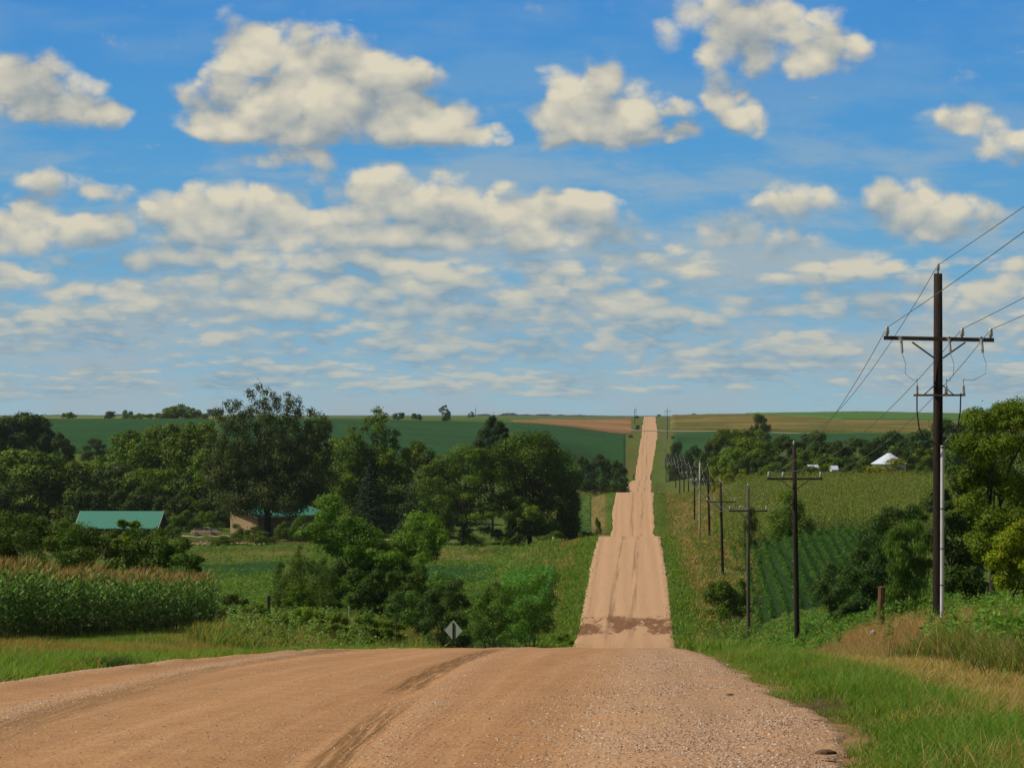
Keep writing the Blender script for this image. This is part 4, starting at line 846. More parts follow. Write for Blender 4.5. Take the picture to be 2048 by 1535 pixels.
# ---- leafy weeds: stems carrying rhombic leaves
def weeds(X, Y, H, nleaf, leaf, rg, col, col2, stemc=(.10,.12,.03), rad=.16, z0=None, top=None):
    n = len(X); bz = zter(X, Y)-.03; lean = rg.normal(size=(n, 2))*.12*H[:, None]
    st = ribbons(np.stack([X, Y, bz], 1), H, np.full(n, leaf*.25), lean, 2, rg, jitter(stemc, n, rg), jitter(stemc, n, rg), 0)
    m_ = n*nleaf; i = np.repeat(np.arange(n), nleaf); t = .15+.85*rg.random(m_); a = rg.random(m_)*6.283; r = rad*(1.15-t*.75)*(.5+.7*rg.random(m_))
    C = np.stack([X[i]+lean[i, 0]*t**1.7+np.cos(a)*r, Y[i]+lean[i, 1]*t**1.7+np.sin(a)*r, bz[i]+H[i]*t+.03], 1)
    nn = unit(np.stack([np.cos(a)*.5, np.sin(a)*.5, np.ones(m_)], 1)+rg.normal(size=(m_, 3))*.45)
    V, Q = leaves(C, nn, leaf*(.6+.8*rg.random(m_)), .33, rg)
    pc = np.where((rg.random(n) < .4)[:, None], jitter(col2, n, rg, .2), jitter(col, n, rg, .2))[i]*(1+.25*(rg.random((m_, 1))*2-1))
    out = [st, (V, Q, np.zeros((0, 3), int), np.repeat(pc, 4, 0))]
    if top is not None:
        Ct = np.stack([X+lean[:, 0], Y+lean[:, 1], bz+H*1.02], 1); V, Q = leaves(Ct, unit(rg.normal(size=(n, 3))), leaf*1.0, .4, rg); out.append((V, Q, np.zeros((0, 3), int), np.repeat(jitter(top, n, rg), 4, 0)))
    return out
parts = []
X, Y = scatter_uv(7000, 1420, 2250, 24, 110, rg, .9); o_ = off_road(X, Y); nz = fbm(X, Y, 3.2, 71)
k = (o_ > 3.2+.9*(nz-.5)+1.2*sstep(Y, 30, 60)) & (nz > .48); k &= ~((VX+F*X/Y > 1540) & (VX+F*X/Y < 1850) & (Y > 44) & (Y < 96) & (nz < .70)); X, Y, nz = X[k], Y[k], nz[k]
parts += weeds(X, Y, .30+1.1*(nz-.35)+.5*rg.random(len(X))**2, 34, .055, rg, (.075,.145,.02), (.10,.16,.03))
X, Y = scatter_uv(3800, 1300, 1900, 105, 215, rg, .9); o_ = off_road(X, Y); nz = fbm(X, Y, 6, 72); k = (o_ > 2.5) & (nz > .36); X, Y, nz = X[k], Y[k], nz[k]
parts += weeds(X, Y, (.5+1.6*(nz-.3))*(1-.55*sstep(VX+F*X/Y, 1470, 1530)*sstep(Y, 140, 165)), 34, .10, rg, (.062,.125,.018), (.09,.14,.025), rad=.35)
merge('roadside_weeds', parts, WEED, 'leafy green weeds on the right bank around the poles', 'weeds')
# tall dry grass on the right bank
parts = []
X, Y = scatter_uv(24000, 1400, 2250, 24, 105, rg, .9); o_ = off_road(X, Y); nz = fbm(X, Y, 2.6, 73); k = (o_ > 2.9+.6*(nz-.5)+1.2*sstep(Y, 30, 60)) & (nz < .64); X, Y, nz = X[k], Y[k], nz[k]
onhill = sstep(Y, 50, 60)*(1-sstep(VX+F*X/Y, 1880, 1980))
parts.append(tufts(X, Y, .35+.45*fbm(X, Y, 2, 88), 8, 2, .014, rg, np.clip(.16+.75*onhill+.35*sstep(fbm(X, Y, 3, 74), .5, .65), 0, .95), spread=.2, tan=(.36,.23,.10), leanf=.5, g1=(.085,.14,.02), g2=(.13,.16,.03)))
merge('dry_grass', parts, GRASS, 'tall tan and olive dry grass on the right bank', 'grass')
# left ditch weeds between corn and diamond sign, and round the shrubs
parts = []
X, Y = scatter_uv(5200, 400, 1180, 82, 190, rg, .9); o_ = off_road(X, Y); nz = fbm(X, Y, 4.5, 75); k = (o_ > 1.7) & (nz > .46) & ((X > -19.5) | (Y > 133)) & ~((VX+F*X/Y < 470) & (Y < 134)); X, Y, nz = X[k], Y[k], nz[k]
parts += weeds(X, Y, .18+1.1*(nz-.42)*(1+1.0*sstep(Y, 110, 160))+.4*rg.random(len(X))**4, 30, .07, rg, (.055,.105,.016), (.095,.125,.022), rad=.20, top=(.20,.17,.06))
X, Y = scatter_uv(9000, 400, 1180, 80, 190, rg, .9); k = (off_road(X, Y) > 1.5) & ((X > -19.5) | (Y > 133)); X, Y = X[k], Y[k]
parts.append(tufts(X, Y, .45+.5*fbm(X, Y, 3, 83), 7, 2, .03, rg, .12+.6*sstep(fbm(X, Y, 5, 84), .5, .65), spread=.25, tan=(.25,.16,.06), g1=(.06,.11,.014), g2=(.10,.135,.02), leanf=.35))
X, Y = scatter_uv(260, 455, 760, 100, 150, rg, .9); k = (X > -19.5) | (Y > 133); X, Y = X[k], Y[k]
parts += weeds(X, Y, .7+.6*rg.random(len(X)), 40, .085, rg, (.10,.155,.035), (.13,.16,.04), rad=.25)
merge('ditch_weeds', parts, WEED, 'leafy weeds in the left ditch from the corn to the diamond sign', 'weeds')
# meadow clumps in the valley, both sides
parts = []
X, Y = scatter_uv(12000, 380, 1230, 185, 400, rg, .8); k = (off_road(X, Y) > 4.6) & (fbm(X, Y, 9, 76) > .42); X, Y = X[k], Y[k]
parts += weeds(X, Y, .25+.7*fbm(X, Y, 7, 77), 8, .15, rg, (.058,.112,.015), (.10,.145,.024), rad=.45)
X, Y = scatter_uv(9000, 1310, 1520, 190, 560, rg, .7); k = (off_road(X, Y) > 3.8) & (fbm(X, Y, 9, 78) > .40); X, Y = X[k], Y[k]
parts += weeds(X, Y, .25+.7*fbm(X, Y, 7, 79), 8, .15, rg, (.060,.10,.018), (.13,.125,.035), rad=.45)
X, Y = scatter_uv(5000, 1080, 1250, 330, 760, rg, .7); k = (off_road(X, Y) > 4.2) & (fbm(X, Y, 9, 80) > .45); X, Y = X[k], Y[k]
parts += weeds(X, Y, .3+.7*fbm(X, Y, 7, 79), 7, .2, rg, (.070,.10,.02), (.16,.13,.045), rad=.5)
for (a_, b_, n_) in ((1040, 1420, 15000), (1120, 1420, 12000)):
    X, Y = scatter_uv(n_, a_, b_, 185, 420 if n_ == 15000 else 800, rg, .9); o_ = off_road(X, Y); k = (o_ > .25) & (o_ < 7); X, Y, o_ = X[k], Y[k], o_[k]
    parts.append(tufts(X, Y, .22+.3*fbm(X, Y, 4, 86), 5, 1, .09, rg, .10+(.45+.25*(X > 0))*sstep(fbm(X, Y, 9, 87), .38, .6)*(o_ > 2.0), spread=.35, g1=(.065,.125,.012), g2=(.10,.16,.018), tan=(.22,.15,.06)))
X, Y = scatter_uv(14000, 1315, 1500, 225, 560, rg, .8); k = (off_road(X, Y) > 2.6) & (fbm(X, Y, 12, 92) > .40); X, Y = X[k], Y[k]
parts.append(tufts(X, Y, .35+.4*fbm(X, Y, 4, 93), 6, 1, .10, rg, .55+0*X, spread=.5, g1=(.07,.105,.018), g2=(.11,.13,.03), tan=(.27,.18,.075)))
merge('meadow_plants', parts, WEED, 'rough clumps of weeds and tall grass covering the valley meadows and ditches', 'weeds')
# brighter tall green patch beside the dip, left
parts = []
X, Y = scatter_uv(3000, 1010, 1150, 205, 270, rg, 1); k = off_road(X, Y) > 3.5; X, Y = X[k], Y[k]
parts += weeds(X, Y, .7+.9*fbm(X, Y, 5, 81), 22, .13, rg, (.06,.14,.022), (.08,.16,.03), rad=.4)
merge('reed_patch', parts, WEED, 'bright green tall weeds left of the road where it dips', 'weeds')

# ------------------------------------------------------------------ soybean rows and corn, right
rg = np.random.default_rng(33); parts = []
xs = []; ys = []
for r_ in range(64):
    yy = np.arange(218, 303, .42); xx = 4.5+r_*1.12+0*yy+(yy-218)*.02+rg.normal(size=len(yy))*.04
    px = VX+F*xx/yy; k = (px > 1500-(yy-222)*.45) & (px < 1790); xs.append(xx[k]); ys.append(yy[k])
X = np.concatenate(xs); Y = np.concatenate(ys)
parts += weeds(X, Y, np.full(len(X), .60), 15, .14, rg, (.028,.084,.010), (.040,.104,.014), rad=.31)
merge('soybean_rows', parts, WEED, 'dark green soybean field with slanting rows behind the dark pole', 'crop field')
def corn_plants(X, Y, H, rg, nl=9, det=3, tas=(.31,.205,.085), g1=(.055,.115,.012), g2=(.15,.225,.045), base_dark=True, ears=False, lw=.11, tl=5):
    n = len(X); bz = zter(X, Y)-.03; B = np.stack([X, Y, bz], 1); out = []
    out.append(ribbons(B, H*.93, np.full(n, .03), rg.normal(size=(n, 2))*.04, 1, rg, jitter((.09,.12,.03), n, rg), jitter((.09,.13,.03), n, rg), 0, None))
    rowaz = rg.random(n)*math.pi
    for i in range(nl):
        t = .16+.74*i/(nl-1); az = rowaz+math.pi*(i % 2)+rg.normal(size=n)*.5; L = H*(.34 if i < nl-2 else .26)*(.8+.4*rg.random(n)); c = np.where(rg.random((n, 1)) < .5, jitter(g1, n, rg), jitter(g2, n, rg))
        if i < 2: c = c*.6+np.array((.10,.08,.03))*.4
        dirv = np.stack([np.cos(az), np.sin(az), 0*az], 1); side = np.stack([-np.sin(az), np.cos(az), 0*az], 1)*lw*.5
        V = []; Cc = []; P0 = B+np.array((0, 0, 1.0))*(H*t)[:, None]
        for k in range(det+1):
            s = k/det; p = P0+dirv*(L*s*.85)[:, None]+np.array((0, 0, 1.0))*(L*(s*1.0-1.15*s*s))[:, None]; w = side*(1-s)**.6*(1 if k else .5)
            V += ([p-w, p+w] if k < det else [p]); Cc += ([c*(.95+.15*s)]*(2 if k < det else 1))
        nv = 2*det+1; VV = np.stack(V, 1).reshape(-1, 3); CC = np.stack(Cc, 1).reshape(-1, 3); o = np.arange(n)[:, None]*nv
        q = [o+np.array((2*k, 2*k+1, 2*k+3, 2*k+2)) for k in range(det-1)]; tri = o+np.array((2*det-2, 2*det-1, 2*det))
        out.append((VV, np.concatenate(q) if q else np.zeros((0, 4), int), tri, CC))
    for i in range(tl):
        tb = B+np.array((0, 0, 1.0))*(H*.92)[:, None]; a = rg.random(n)*6.283; ln = np.stack([np.cos(a), np.sin(a)], 1)*(H*.06)[:, None]*(i > 0)
        ln[:, 0] += H*.03
        c = jitter(tas, n, rg); out.append(ribbons(tb, H*(.15+.03*rg.random(n)), np.full(n, .022*H.mean()/2), ln, 2, rg, c, c, 0, lambda t: 1.0))
    if ears:
        a = rg.normal(size=n)*.5; t = .42+.10*rg.random(n); p = B+np.array((0, 0, 1.0))*(H*t)[:, None]
        dv = unit(np.stack([.75*np.cos(a), .5*np.sin(a)-.3, .6+0*a], 1)); sd = unit(np.cross(dv, np.array((0, 1.0, 0))))*.035; L = .30
        V = np.stack([p, p+dv*L*.4+sd, p+dv*L, p+dv*L*.4-sd], 1).reshape(-1, 3); out.append((V, np.arange(4*n).reshape(n, 4), np.zeros((0, 3), int), np.repeat(jitter((.24,.28,.10), n, rg), 4, 0)))
    return out
# near corn, left of the verge: rows run with the road
X = []; Y = []
for r_ in range(17):
    yy = np.arange(82, 131, .21); yy = yy[yy < 130-.0*r_]; xx = -21.3-r_*.78+rg.normal(size=len(yy))*.05; k = VX+F*xx/yy > -60; X.append(xx[k]); Y.append(yy[k]+rg.normal(size=k.sum())*.05)
X = np.concatenate(X); Y = np.concatenate(Y); H = 2.55*(.88+.2*rg.random(len(X)))*(.93+.14*fbm(X, Y, 4, 90))
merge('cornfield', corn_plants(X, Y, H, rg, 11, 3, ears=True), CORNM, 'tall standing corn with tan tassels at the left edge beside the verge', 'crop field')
# corn on the slope at the right
X = []; Y = []
for d in np.arange(303, 452, 1.15):
    pl = 1432 if d > 330 else 1432+(330-d)*1.2; xx = np.arange(wx(pl, d), wx(1915, d), .62); X.append(xx+rg.normal(size=len(xx))*.25); Y.append(np.full(len(xx), d)+rg.normal(size=len(xx))*.35)
X = np.concatenate(X); Y = np.concatenate(Y); n = len(X)
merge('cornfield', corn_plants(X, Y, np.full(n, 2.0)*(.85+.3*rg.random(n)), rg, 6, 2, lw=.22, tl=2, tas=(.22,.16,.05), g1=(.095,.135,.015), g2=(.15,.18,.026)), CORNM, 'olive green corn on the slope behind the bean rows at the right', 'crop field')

# ------------------------------------------------------------------ stones on the road
rg = np.random.default_rng(44)
STONE = leafmat('gravel_stones', 0.0)
def stones(n, px0, px1, d0, d1, smin, smax, label, p=1.0, dens=None):
    X, Y = scatter_uv(n, px0, px1, d0, d1, rg, p)
    if dens is not None: k = rg.random(n) < dens(X, Y); X, Y = X[k], Y[k]
    n = len(X); Z = road_z(X, Y)
    s = smin+(smax-smin)*rg.random(n)**3
    oc = np.array([(1,0,0),(-.9,.2,0),(.1,1,0),(0,-1,.1),(0,0,.7),(0,0,-.6)]); F3 = np.array([(0,2,4),(2,1,4),(1,3,4),(3,0,4)])
    a = rg.random(n)*6.283; ca, sa = np.cos(a)[:, None], np.sin(a)[:, None]; L = oc[None]*(1+.35*rg.normal(size=(n, 6, 3))*.6)*s[:, None, None]
    Vx = L[..., 0]*ca-L[..., 1]*sa+X[:, None]; Vy = L[..., 0]*sa+L[..., 1]*ca+Y[:, None]; Vz = L[..., 2]+Z[:, None]
    V = np.stack([Vx, Vy, Vz], -1).reshape(-1, 3); T = (np.arange(n)[:, None, None]*6+F3[None]).reshape(-1, 3)
    pal = np.array([(.54,.42,.29),(.46,.29,.17),(.36,.21,.11),(.60,.50,.37),(.20,.115,.06),(.46,.32,.21)]); c = pal[rg.integers(0, 6, n)]*(.8+.35*rg.random((n, 1)))
    tag(link('gravel', npmesh('gravel', V, T, STONE, np.repeat(c, 6, 0))), label, 'gravel', None, 'stuff')
shoulder = lambda X, Y: np.clip(sstep(X, -1.3, .5)*(.05+1.3*sstep(fbm(X, Y, .9, 50), .3, .7)), 0, 1)*sstep(XR(Y)-X+.5*(fbm(X, Y, .5, 53)-.4), 0, .25)*((XR(Y)-X) > .0)
stones(190000, 820, 1790, 11.5, 75, .0022, .013, 'loose pale gravel stones on the right shoulder of the near road', 1.0, shoulder)
lines = lambda X, Y: np.clip(.10*(fbm(X, Y, 1.2, 52) > .5)+np.exp(-((X+3.55+.05*Y)/.30)**2)*.9+np.exp(-((X-XL(Y)-.22)/.22)**2)+np.exp(-((X+1.05+.03*Y)/.22)**2)*.5+.05, 0, 1)*(X > XL(Y)-.1)
stones(120000, -120, 1400, 11.5, 75, .0022, .010, 'gravel drifted in lines along the wheel tracks and the left road edge', 1.0, lines)

# ------------------------------------------------------------------ utility poles
def insulator(c, s=1.0):
    return MB().lathe([(.02*s,0),(.035*s,.03*s),(.075*s,.06*s),(.04*s,.09*s),(.075*s,.12*s),(.045*s,.15*s),(.06*s,.19*s),(.035*s,.24*s),(.0,.26*s)], c, 10)
# photo column, distance, top row, base row, label, arm row, arm half length (m), lean px (top minus base), wood
POLES = [
 (1876, 80, 547, 1240, 'nearest tall dark utility pole with two crossarms and a white conduit', 678, 1.66, 0, 'W'),
 (1594, 150, 893, 1256, 'very dark leaning utility pole, second from the camera, with a wide pale crossarm', 957, 1.56, -6, 'W'),
 (1497, 212, 975, 1290, 'third utility pole with a grey weathered shaft', 1021, 1.55, -1, 'G'),
 (1446, 272, 965, 1168, 'fourth utility pole, its foot above the dark ditch bush', 1003, 1.5, -5, 'W'),
 (1420, 335, 932, 1098, 'fifth utility pole standing on the tan knoll', 962, 1.5, -5, 'W'),
 (1399.5, 412, 924, 1054, 'single pale whitish utility pole', 962, 1.5, 0, 'P'),
 (1389, 475, 930, 1058, 'dark utility pole just left of the pale whitish pole', 947, 1.5, 0, 'W'),
 (1377, 545, 927, 1060, 'utility pole second left of the pale whitish pole', 946, 1.5, 0, 'W'),
 (1368, 615, 916, 1010, 'utility pole with its foot on the reddish verge third left of the pale pole', 934, 1.5, 0, 'W'),
 (1359.5, 690, 912, 977, 'utility pole fourth left of the pale pole near the corn edge', 924, 1.4, 0, 'W'),
 (1351.5, 765, 909, 976, 'utility pole fifth left of the pale pole', 921, 1.4, 0, 'W'),
 (1347, 840, 914, 976, 'utility pole sixth left of the pale pole', 924, 1.4, 0, 'W'),
 (1340, 920, 908, 972, 'utility pole near the left end of the valley row of poles', 918, 1.4, 0, 'W'),
 (1332, 1010, 915, 968, 'leftmost utility pole of the valley row with a white marker', 922, 1.3, 0, 'W'),
 (1330.5, 1120, 893, 945, 'thin grey utility pole rising up the far slope', 899, 1.3, 0, 'G'),
 (1334.5, 1240, 815, 872, 'tall utility pole with a cross shaped top standing against the sky', 822, 1.3, 0, 'W'),
]
MATS = {'W': WOOD, 'G': WOOD2, 'P': WHITEWOOD}
GP = 'utility poles right of the road'; wirepts = [[], [], [], []]
def make_pole(px, d, top, base, label, arm, hl, lean, wood, group=GP, offx=0):
    X = wx(px, d); zg = wz(base, d); zt = wz(top, d)-zg; za = wz(arm, d)-zg; lx = lean/F*d
    o = link('utility_pole', None, loc=(X, d, zg)); tag(o, label, 'pole', group)
    r = .165 if px > 1800 else .155
    MB().tube([(0, 0, min(-.8, gz(X, d)-zg-.6)), (0, 0, 0), (lx*.5, 0, zt*.5), (lx, 0, zt)], [r, r, r*.9, r*.78], 14).build('shaft', MATS[wood], o, smooth=True)
    ax = lx*za/zt; tw = .045 if px > 1800 else 0; near = d < 420
    fy = -r-.02
    m_ = MB(); m_.box((ax, fy-.045, za), (2*hl, .10, .12)); a_ = m_.build('crossarm', ARMW if wood == 'W' else MATS[wood], o)
    if px > 1800:
        for v in a_.data.vertices: v.co.z -= v.co.x*.02
    if near:
        for sgn in (-1, 1): MB().tube([(ax+sgn*.80*hl/1.66, fy-.05, za-.10), (ax+sgn*.12, fy+.02, za-.58)], .028, 6).build('brace', STEEL, o)
    ips = [-.94*hl, .42*hl if px > 1800 else -.42*hl, .94*hl]
    sI = 1.15 if px > 1800 else 1.35
    for i, ix in enumerate(ips):
        zi = za+.06-(ix*.02 if px > 1800 else 0)
        if d < 800: insulator((ax+ix, fy-.045, zi), sI).build('insulator', PORC, o, smooth=True)
        wirepts[i+1].append((X+ax+ix, d+fy-.045, zg+zi+.22*sI))
    if d < 800:
        mb = MB().tube([(lx, 0, zt), (lx, 0, zt+.10)], .03, 6); mb.build('top_pin', STEEL, o)
        insulator((lx, 0, zt+.08), sI*.8).build('insulator', PORC, o, smooth=True)
    wirepts[0].append((X+lx, d, zg+zt+.26))
    return o, X, zg, zt, za, r, fy
for i, P_ in enumerate(POLES):
    res = make_pole(*P_)
    if i == 0: P1 = res
o, X1, z1, zt1, za1, r1, fy = P1
# second, lower steel arm with cable terminations, three fused cutouts, riser conduit
zl = wz(790, 80)-z1
MB().box((.02, fy-.04, zl), (1.56, .07, .06)).build('lower_crossarm', STEEL, o)
for sgn in (-1, 1): MB().tube([(sgn*.46, fy-.04, zl), (sgn*.10, fy+.03, zl+.32)], .018, 6).build('brace', STEEL, o)
for ix in (-.66, .22, .74):
    MB().lathe([(.03,-.05),(.045,0),(.055,.05),(.035,.08),(.055,.12),(.035,.16),(.05,.20),(.025,.26),(.012,.30),(.012,.42),(.03,.44),(.0,.47)], (ix, fy-.06, zl+.03), 10).build('cable_termination', PORC, o, smooth=True)
for ix in (-1.15, .30, 1.27):
    c = MB(); c.tube([(ix, fy-.14, za1+.02), (ix+.03, fy-.19, za1-.42)], .045, 8); c.tube([(ix-.03, fy-.13, za1+.06), (ix+.02, fy-.12, za1-.04)], .06, 8); c.build('fuse_cutout', PORC, o)
    pts = [(ix+.03, fy-.19, za1-.42), (ix+.14, fy-.15, za1-.75), (ix+.13, fy-.12, za1-1.05), (.35*ix+.65*{-1.15: -.66, .30: .22, 1.27: .74}[ix]+.08, fy-.09, (za1-1.05+zl+.47)/2-.12), ({-1.15: -.66, .30: .22, 1.27: .74}[ix], fy-.06, zl+.47)]
    MB().tube(pts, .007, 5).build('jumper_wire', WIREM, o)
for sx, pts in ((-1, [(-.66, .06), (-.66, -.5), (-.60, -1.0), (-.45, -1.28), (-.2, -1.42), (.04, -1.52)]), (1, [(.66, .06), (.64, -.5), (.56, -.95), (.38, -1.22), (.18, -1.42), (.10, -1.60)])):
    MB().tube([(x, fy-.06-.03*k, zl+z) for k, (x, z) in enumerate(pts)], .022, 7).build('riser_cable', CABLE, o)
zc = wz(890, 80)-z1
mb = MB().tube([(.09, fy-.10, .05), (.105, fy-.10, zc)], .058, 12); mb.build('conduit', PVC, o, smooth=False)
for zz in (zc-.05, zc-1.9, zc-3.1, zc-4.2): MB().tube([(.10, fy-.10, zz-.02), (.10, fy-.10, zz+.02)], .068, 12).build('conduit_clamp', STEEL, o)
# far pair of poles on the left, plus a mast on the skyline
make_pole(1269, 1640, 817, 856, 'left one of the two poles standing close together at the far crest', 823, .8, 0, 'W', 'poles at the far crest left of the road')
make_pole(1272, 1760, 814, 842, 'right one of the two poles standing close together at the far crest', 820, .8, 0, 'W', 'poles at the far crest left of the road')
for w_ in wirepts: del w_[-2:]
o = link('radio_mast', None, loc=(wx(951, 3000), 3000, wz(838, 3000))); tag(o, 'thin mast on the skyline right of the hazy blue tree', 'mast')
MB().tube([(0, 0, 0), (0, 0, 12)], .35, 5).build('mast_tube', STEEL, o)
MB().tube([(0, 0, 12), (0, 0, 14)], .12, 5).build('mast_tip', STEEL, o)
# wires, each one conductor from a point above the camera's right to the far pole
WL = ['thin top wire running over the pole tops', 'wire on the left insulators of the crossarms', 'wire on the middle insulators of the crossarms', 'wire on the right insulators of the crossarms']
NEAR = [(8.75, 22, wz(380, 22)*0+5.9), (7.1, 22, 4.55), (9.35, 22, 4.5), (10.3, 22, 4.35)]
for i in range(4):
    pts = [NEAR[i]]+wirepts[i]; mb = MB(); allp = []
    for a, bpt in zip(pts[:-1], pts[1:]):
        L = math.dist(a, bpt); sag = .00021*L*L if a is not pts[0] else .12; nseg = 14
        for k in range(nseg):
            t = k/nseg; allp.append((a[0]+(bpt[0]-a[0])*t, a[1]+(bpt[1]-a[1])*t, a[2]+(bpt[2]-a[2])*t-4*sag*t*(1-t)))
    allp.append(pts[-1])
    mb.tube(allp, [min(.045, .010+.00006*max(0, p[1]-70)) for p in allp], 5); tag(mb.build('power_line', WIREM), WL[i], 'wire', 'power lines')

# ------------------------------------------------------------------ diamond sign, posts, boxes
SIGNB = simple('sign_back', (.31,.34,.26), (.26,.29,.22), 3, .6, 0)
d = 118; o = link('road_sign', None, loc=(wx(907, d), d, gz(wx(907, d), d))); tag(o, 'grey back of a diamond road sign on a dark post left of the crest', 'sign'); o.rotation_euler.z = R(-24)
zc = wz(1260, d)-o.location.z; hd = 21/F*d
V = []; 
for yy in (0, -.006): V += [(0, yy, zc+hd), (hd*.97, yy, zc), (0, yy, zc-hd), (-hd*.97, yy, zc)]
MB().add(V, [(0,1,2,3),(7,6,5,4),(0,4,5,1),(1,5,6,2),(2,6,7,3),(3,7,4,0)]).build('sign_plate', SIGNB, o)
MB().box((.0, -.035, (zc+hd*.75)/2-.2), (.055, .045, zc+hd*.75+.4)).build('post', WOOD, o)
bl = MB(); bl.lathe([(.014,0),(.014,.012),(0,.014)], (0, -.07, zc+hd*.4)); bl.lathe([(.014,0),(.014,.012),(0,.014)], (0, -.07, zc-hd*.4)); bl.build('bolts', STEEL, o)
def post(px, d, top, base, w, label, mat, name='fence_post', lean=0, cat='post'):
    X = wx(px, d); zb = wz(base, d); zg = min(gz(X, d), zb); h = wz(top, d)-zg; r = w/F*d/2
    o = MB().tube([(0, 0, -.3), (0, 0, h*.5), (lean, 0, h-.02), (lean, 0, h)], [r*1.1, r, r*.95, r*.7], 9).build(name, mat, None, (X, d, zg)); return tag(o, label, cat)
BROWNW = simple('old_brown_post', (.16,.095,.045), (.06,.035,.018), 6, .9, stretch=(8, 8, .8), bump=.5)
post(1762, 86, 1172, 1222, 15, 'thick brown wooden post stub on the right bank', BROWNW, lean=.03)
post(537, 132, 1190, 1222, 8, 'brown wooden fence post right of the corn', WOOD2)
post(1107, 378, 1073, 1092, 4, 'white marker post in the meadow near the grove', simple('white_post', (.7,.7,.65), (.55,.55,.5), 3), 'marker_post')
post(1091, 320, 1130, 1148, 5, 'dark short post standing in the tan meadow', WOOD)
post(792, 122, 1232, 1285, 2.5, 'thin pale stake left of the diamond sign', WOOD2, 'stake')
post(1387, 236, 1255, 1278, 3, 'thin stake in the green ditch left of the third pole', WOOD, 'stake')
post(698, 150, 1212, 1225, 1.6, 'small white marker at the foot of the willow', simple('white_marker', (.7,.7,.65), (.55,.55,.5), 3), 'marker_post')
for px, dd_, tp, bs, lab in [(1267, 1085, 949, 962, 'bridge rail post on the left side of the road in the far dip'), (1301.5, 1085, 949, 962, 'bridge rail post on the right side of the road in the far dip')]:
    post(px, dd_, tp, bs, 2.2, lab, WOOD, 'rail_post')
o = link('cable_box', None, loc=(wx(1389, 405), 405, gz(wx(1389, 405), 405))); tag(o, 'small teal green cable box at the foot of the pale pole', 'utility box')
TEAL = simple('teal_paint', (.03,.24,.13), (.02,.18,.10), 3, .5)
MB().box((0, 0, .5), (.8, .7, 1.0), 0, .96).build('cabinet', TEAL, o); MB().box((0, 0, 1.04), (.9, .8, .08), 0, .8).build('lid', TEAL, o)
# white marker on pole 14 of the valley row
d = 78; rk = MB(); rr = np.random.default_rng(3)
rk.lathe([(.02,0),(.09,.02),(.10,.07),(.07,.13),(.03,.16),(0,.165)], (0, 0, 0), 9); o = rk.build('field_stone', simple('grey_stone', (.34,.32,.27), (.12,.11,.09), 9, .9), None, (wx(1746, d), d, gz(wx(1746, d), d)+.28)); tag(o, 'pale mottled stone in the dry grass left of the wooden post stub', 'stone')
for v in o.data.vertices: v.co.x *= .8+.3*math.sin(v.co.y*30+v.co.z*17)
# stones and soil clods on the road shoulder, each a thing
CLOD = simple('dark_clod', (.13,.075,.035), (.06,.035,.02), 12, .95)
for px, py, s_, lab in [(1283, 1401, .014, 'dark clod lying alone on the gravel near the crest'), (1652, 1526, .040, 'brown leafy clod at the bottom right edge of the gravel'), (1273, 1492, .012, 'small dark clod near the bottom of the gravel'), (1460, 1402, .022, 'flat dark piece on the right gravel shoulder')]:
    # find the distance where the road shows at that row
    ds = np.linspace(11, 60, 800); dd_ = ds[np.argmin(np.abs(PROAD(ds)/ds+(py-VY)/F))]
    rk = MB().lathe([(.3*s_,0),(s_,.1*s_),(.9*s_,.45*s_),(.4*s_,.7*s_),(0,.75*s_)], (0, 0, 0), 8); o = rk.build('dirt_clod', CLOD, None, (wx(px, dd_), dd_, float(PROAD(dd_))+.05)); tag(o, lab, 'clod', 'clods on the gravel')
    for v in o.data.vertices: v.co.x *= 1.6+.5*math.sin(v.co.y*90); v.co.y *= 1.1

# ------------------------------------------------------------------ farm buildings
m, g, b, out = material('green_metal_roof'); tcn = g.n('ShaderNodeTexCoord'); x, y, z = g.xyz(tcn.outputs['Object'])
rb = g.m('SINE', g.m('MULTIPLY', x, 2*math.pi/.45)); g.put(b.inputs['Base Color'], g.mix(g.sm(rb, .75, .98), (.050,.205,.145), (.030,.13,.09))); b.inputs['Roughness'].default_value = .65; ROOFG = m
STONEW = simple('tan_stone_wall', (.36,.25,.14), (.24,.16,.09), 3, .9, stretch=(1, 1, 4))
DARKW = simple('dark_wood_wall', (.07,.05,.03), (.04,.028,.018), 3, .9)
WHITEP = simple('white_paint', (.74,.70,.62), (.62,.58,.50), 2, .6)
FASC = simple('cream_fascia', (.45,.40,.28), (.36,.32,.22), 2, .6)
GLASS = simple('dark_glass', (.02,.025,.03), (.01,.012,.015), 2, .1, spec=.6)
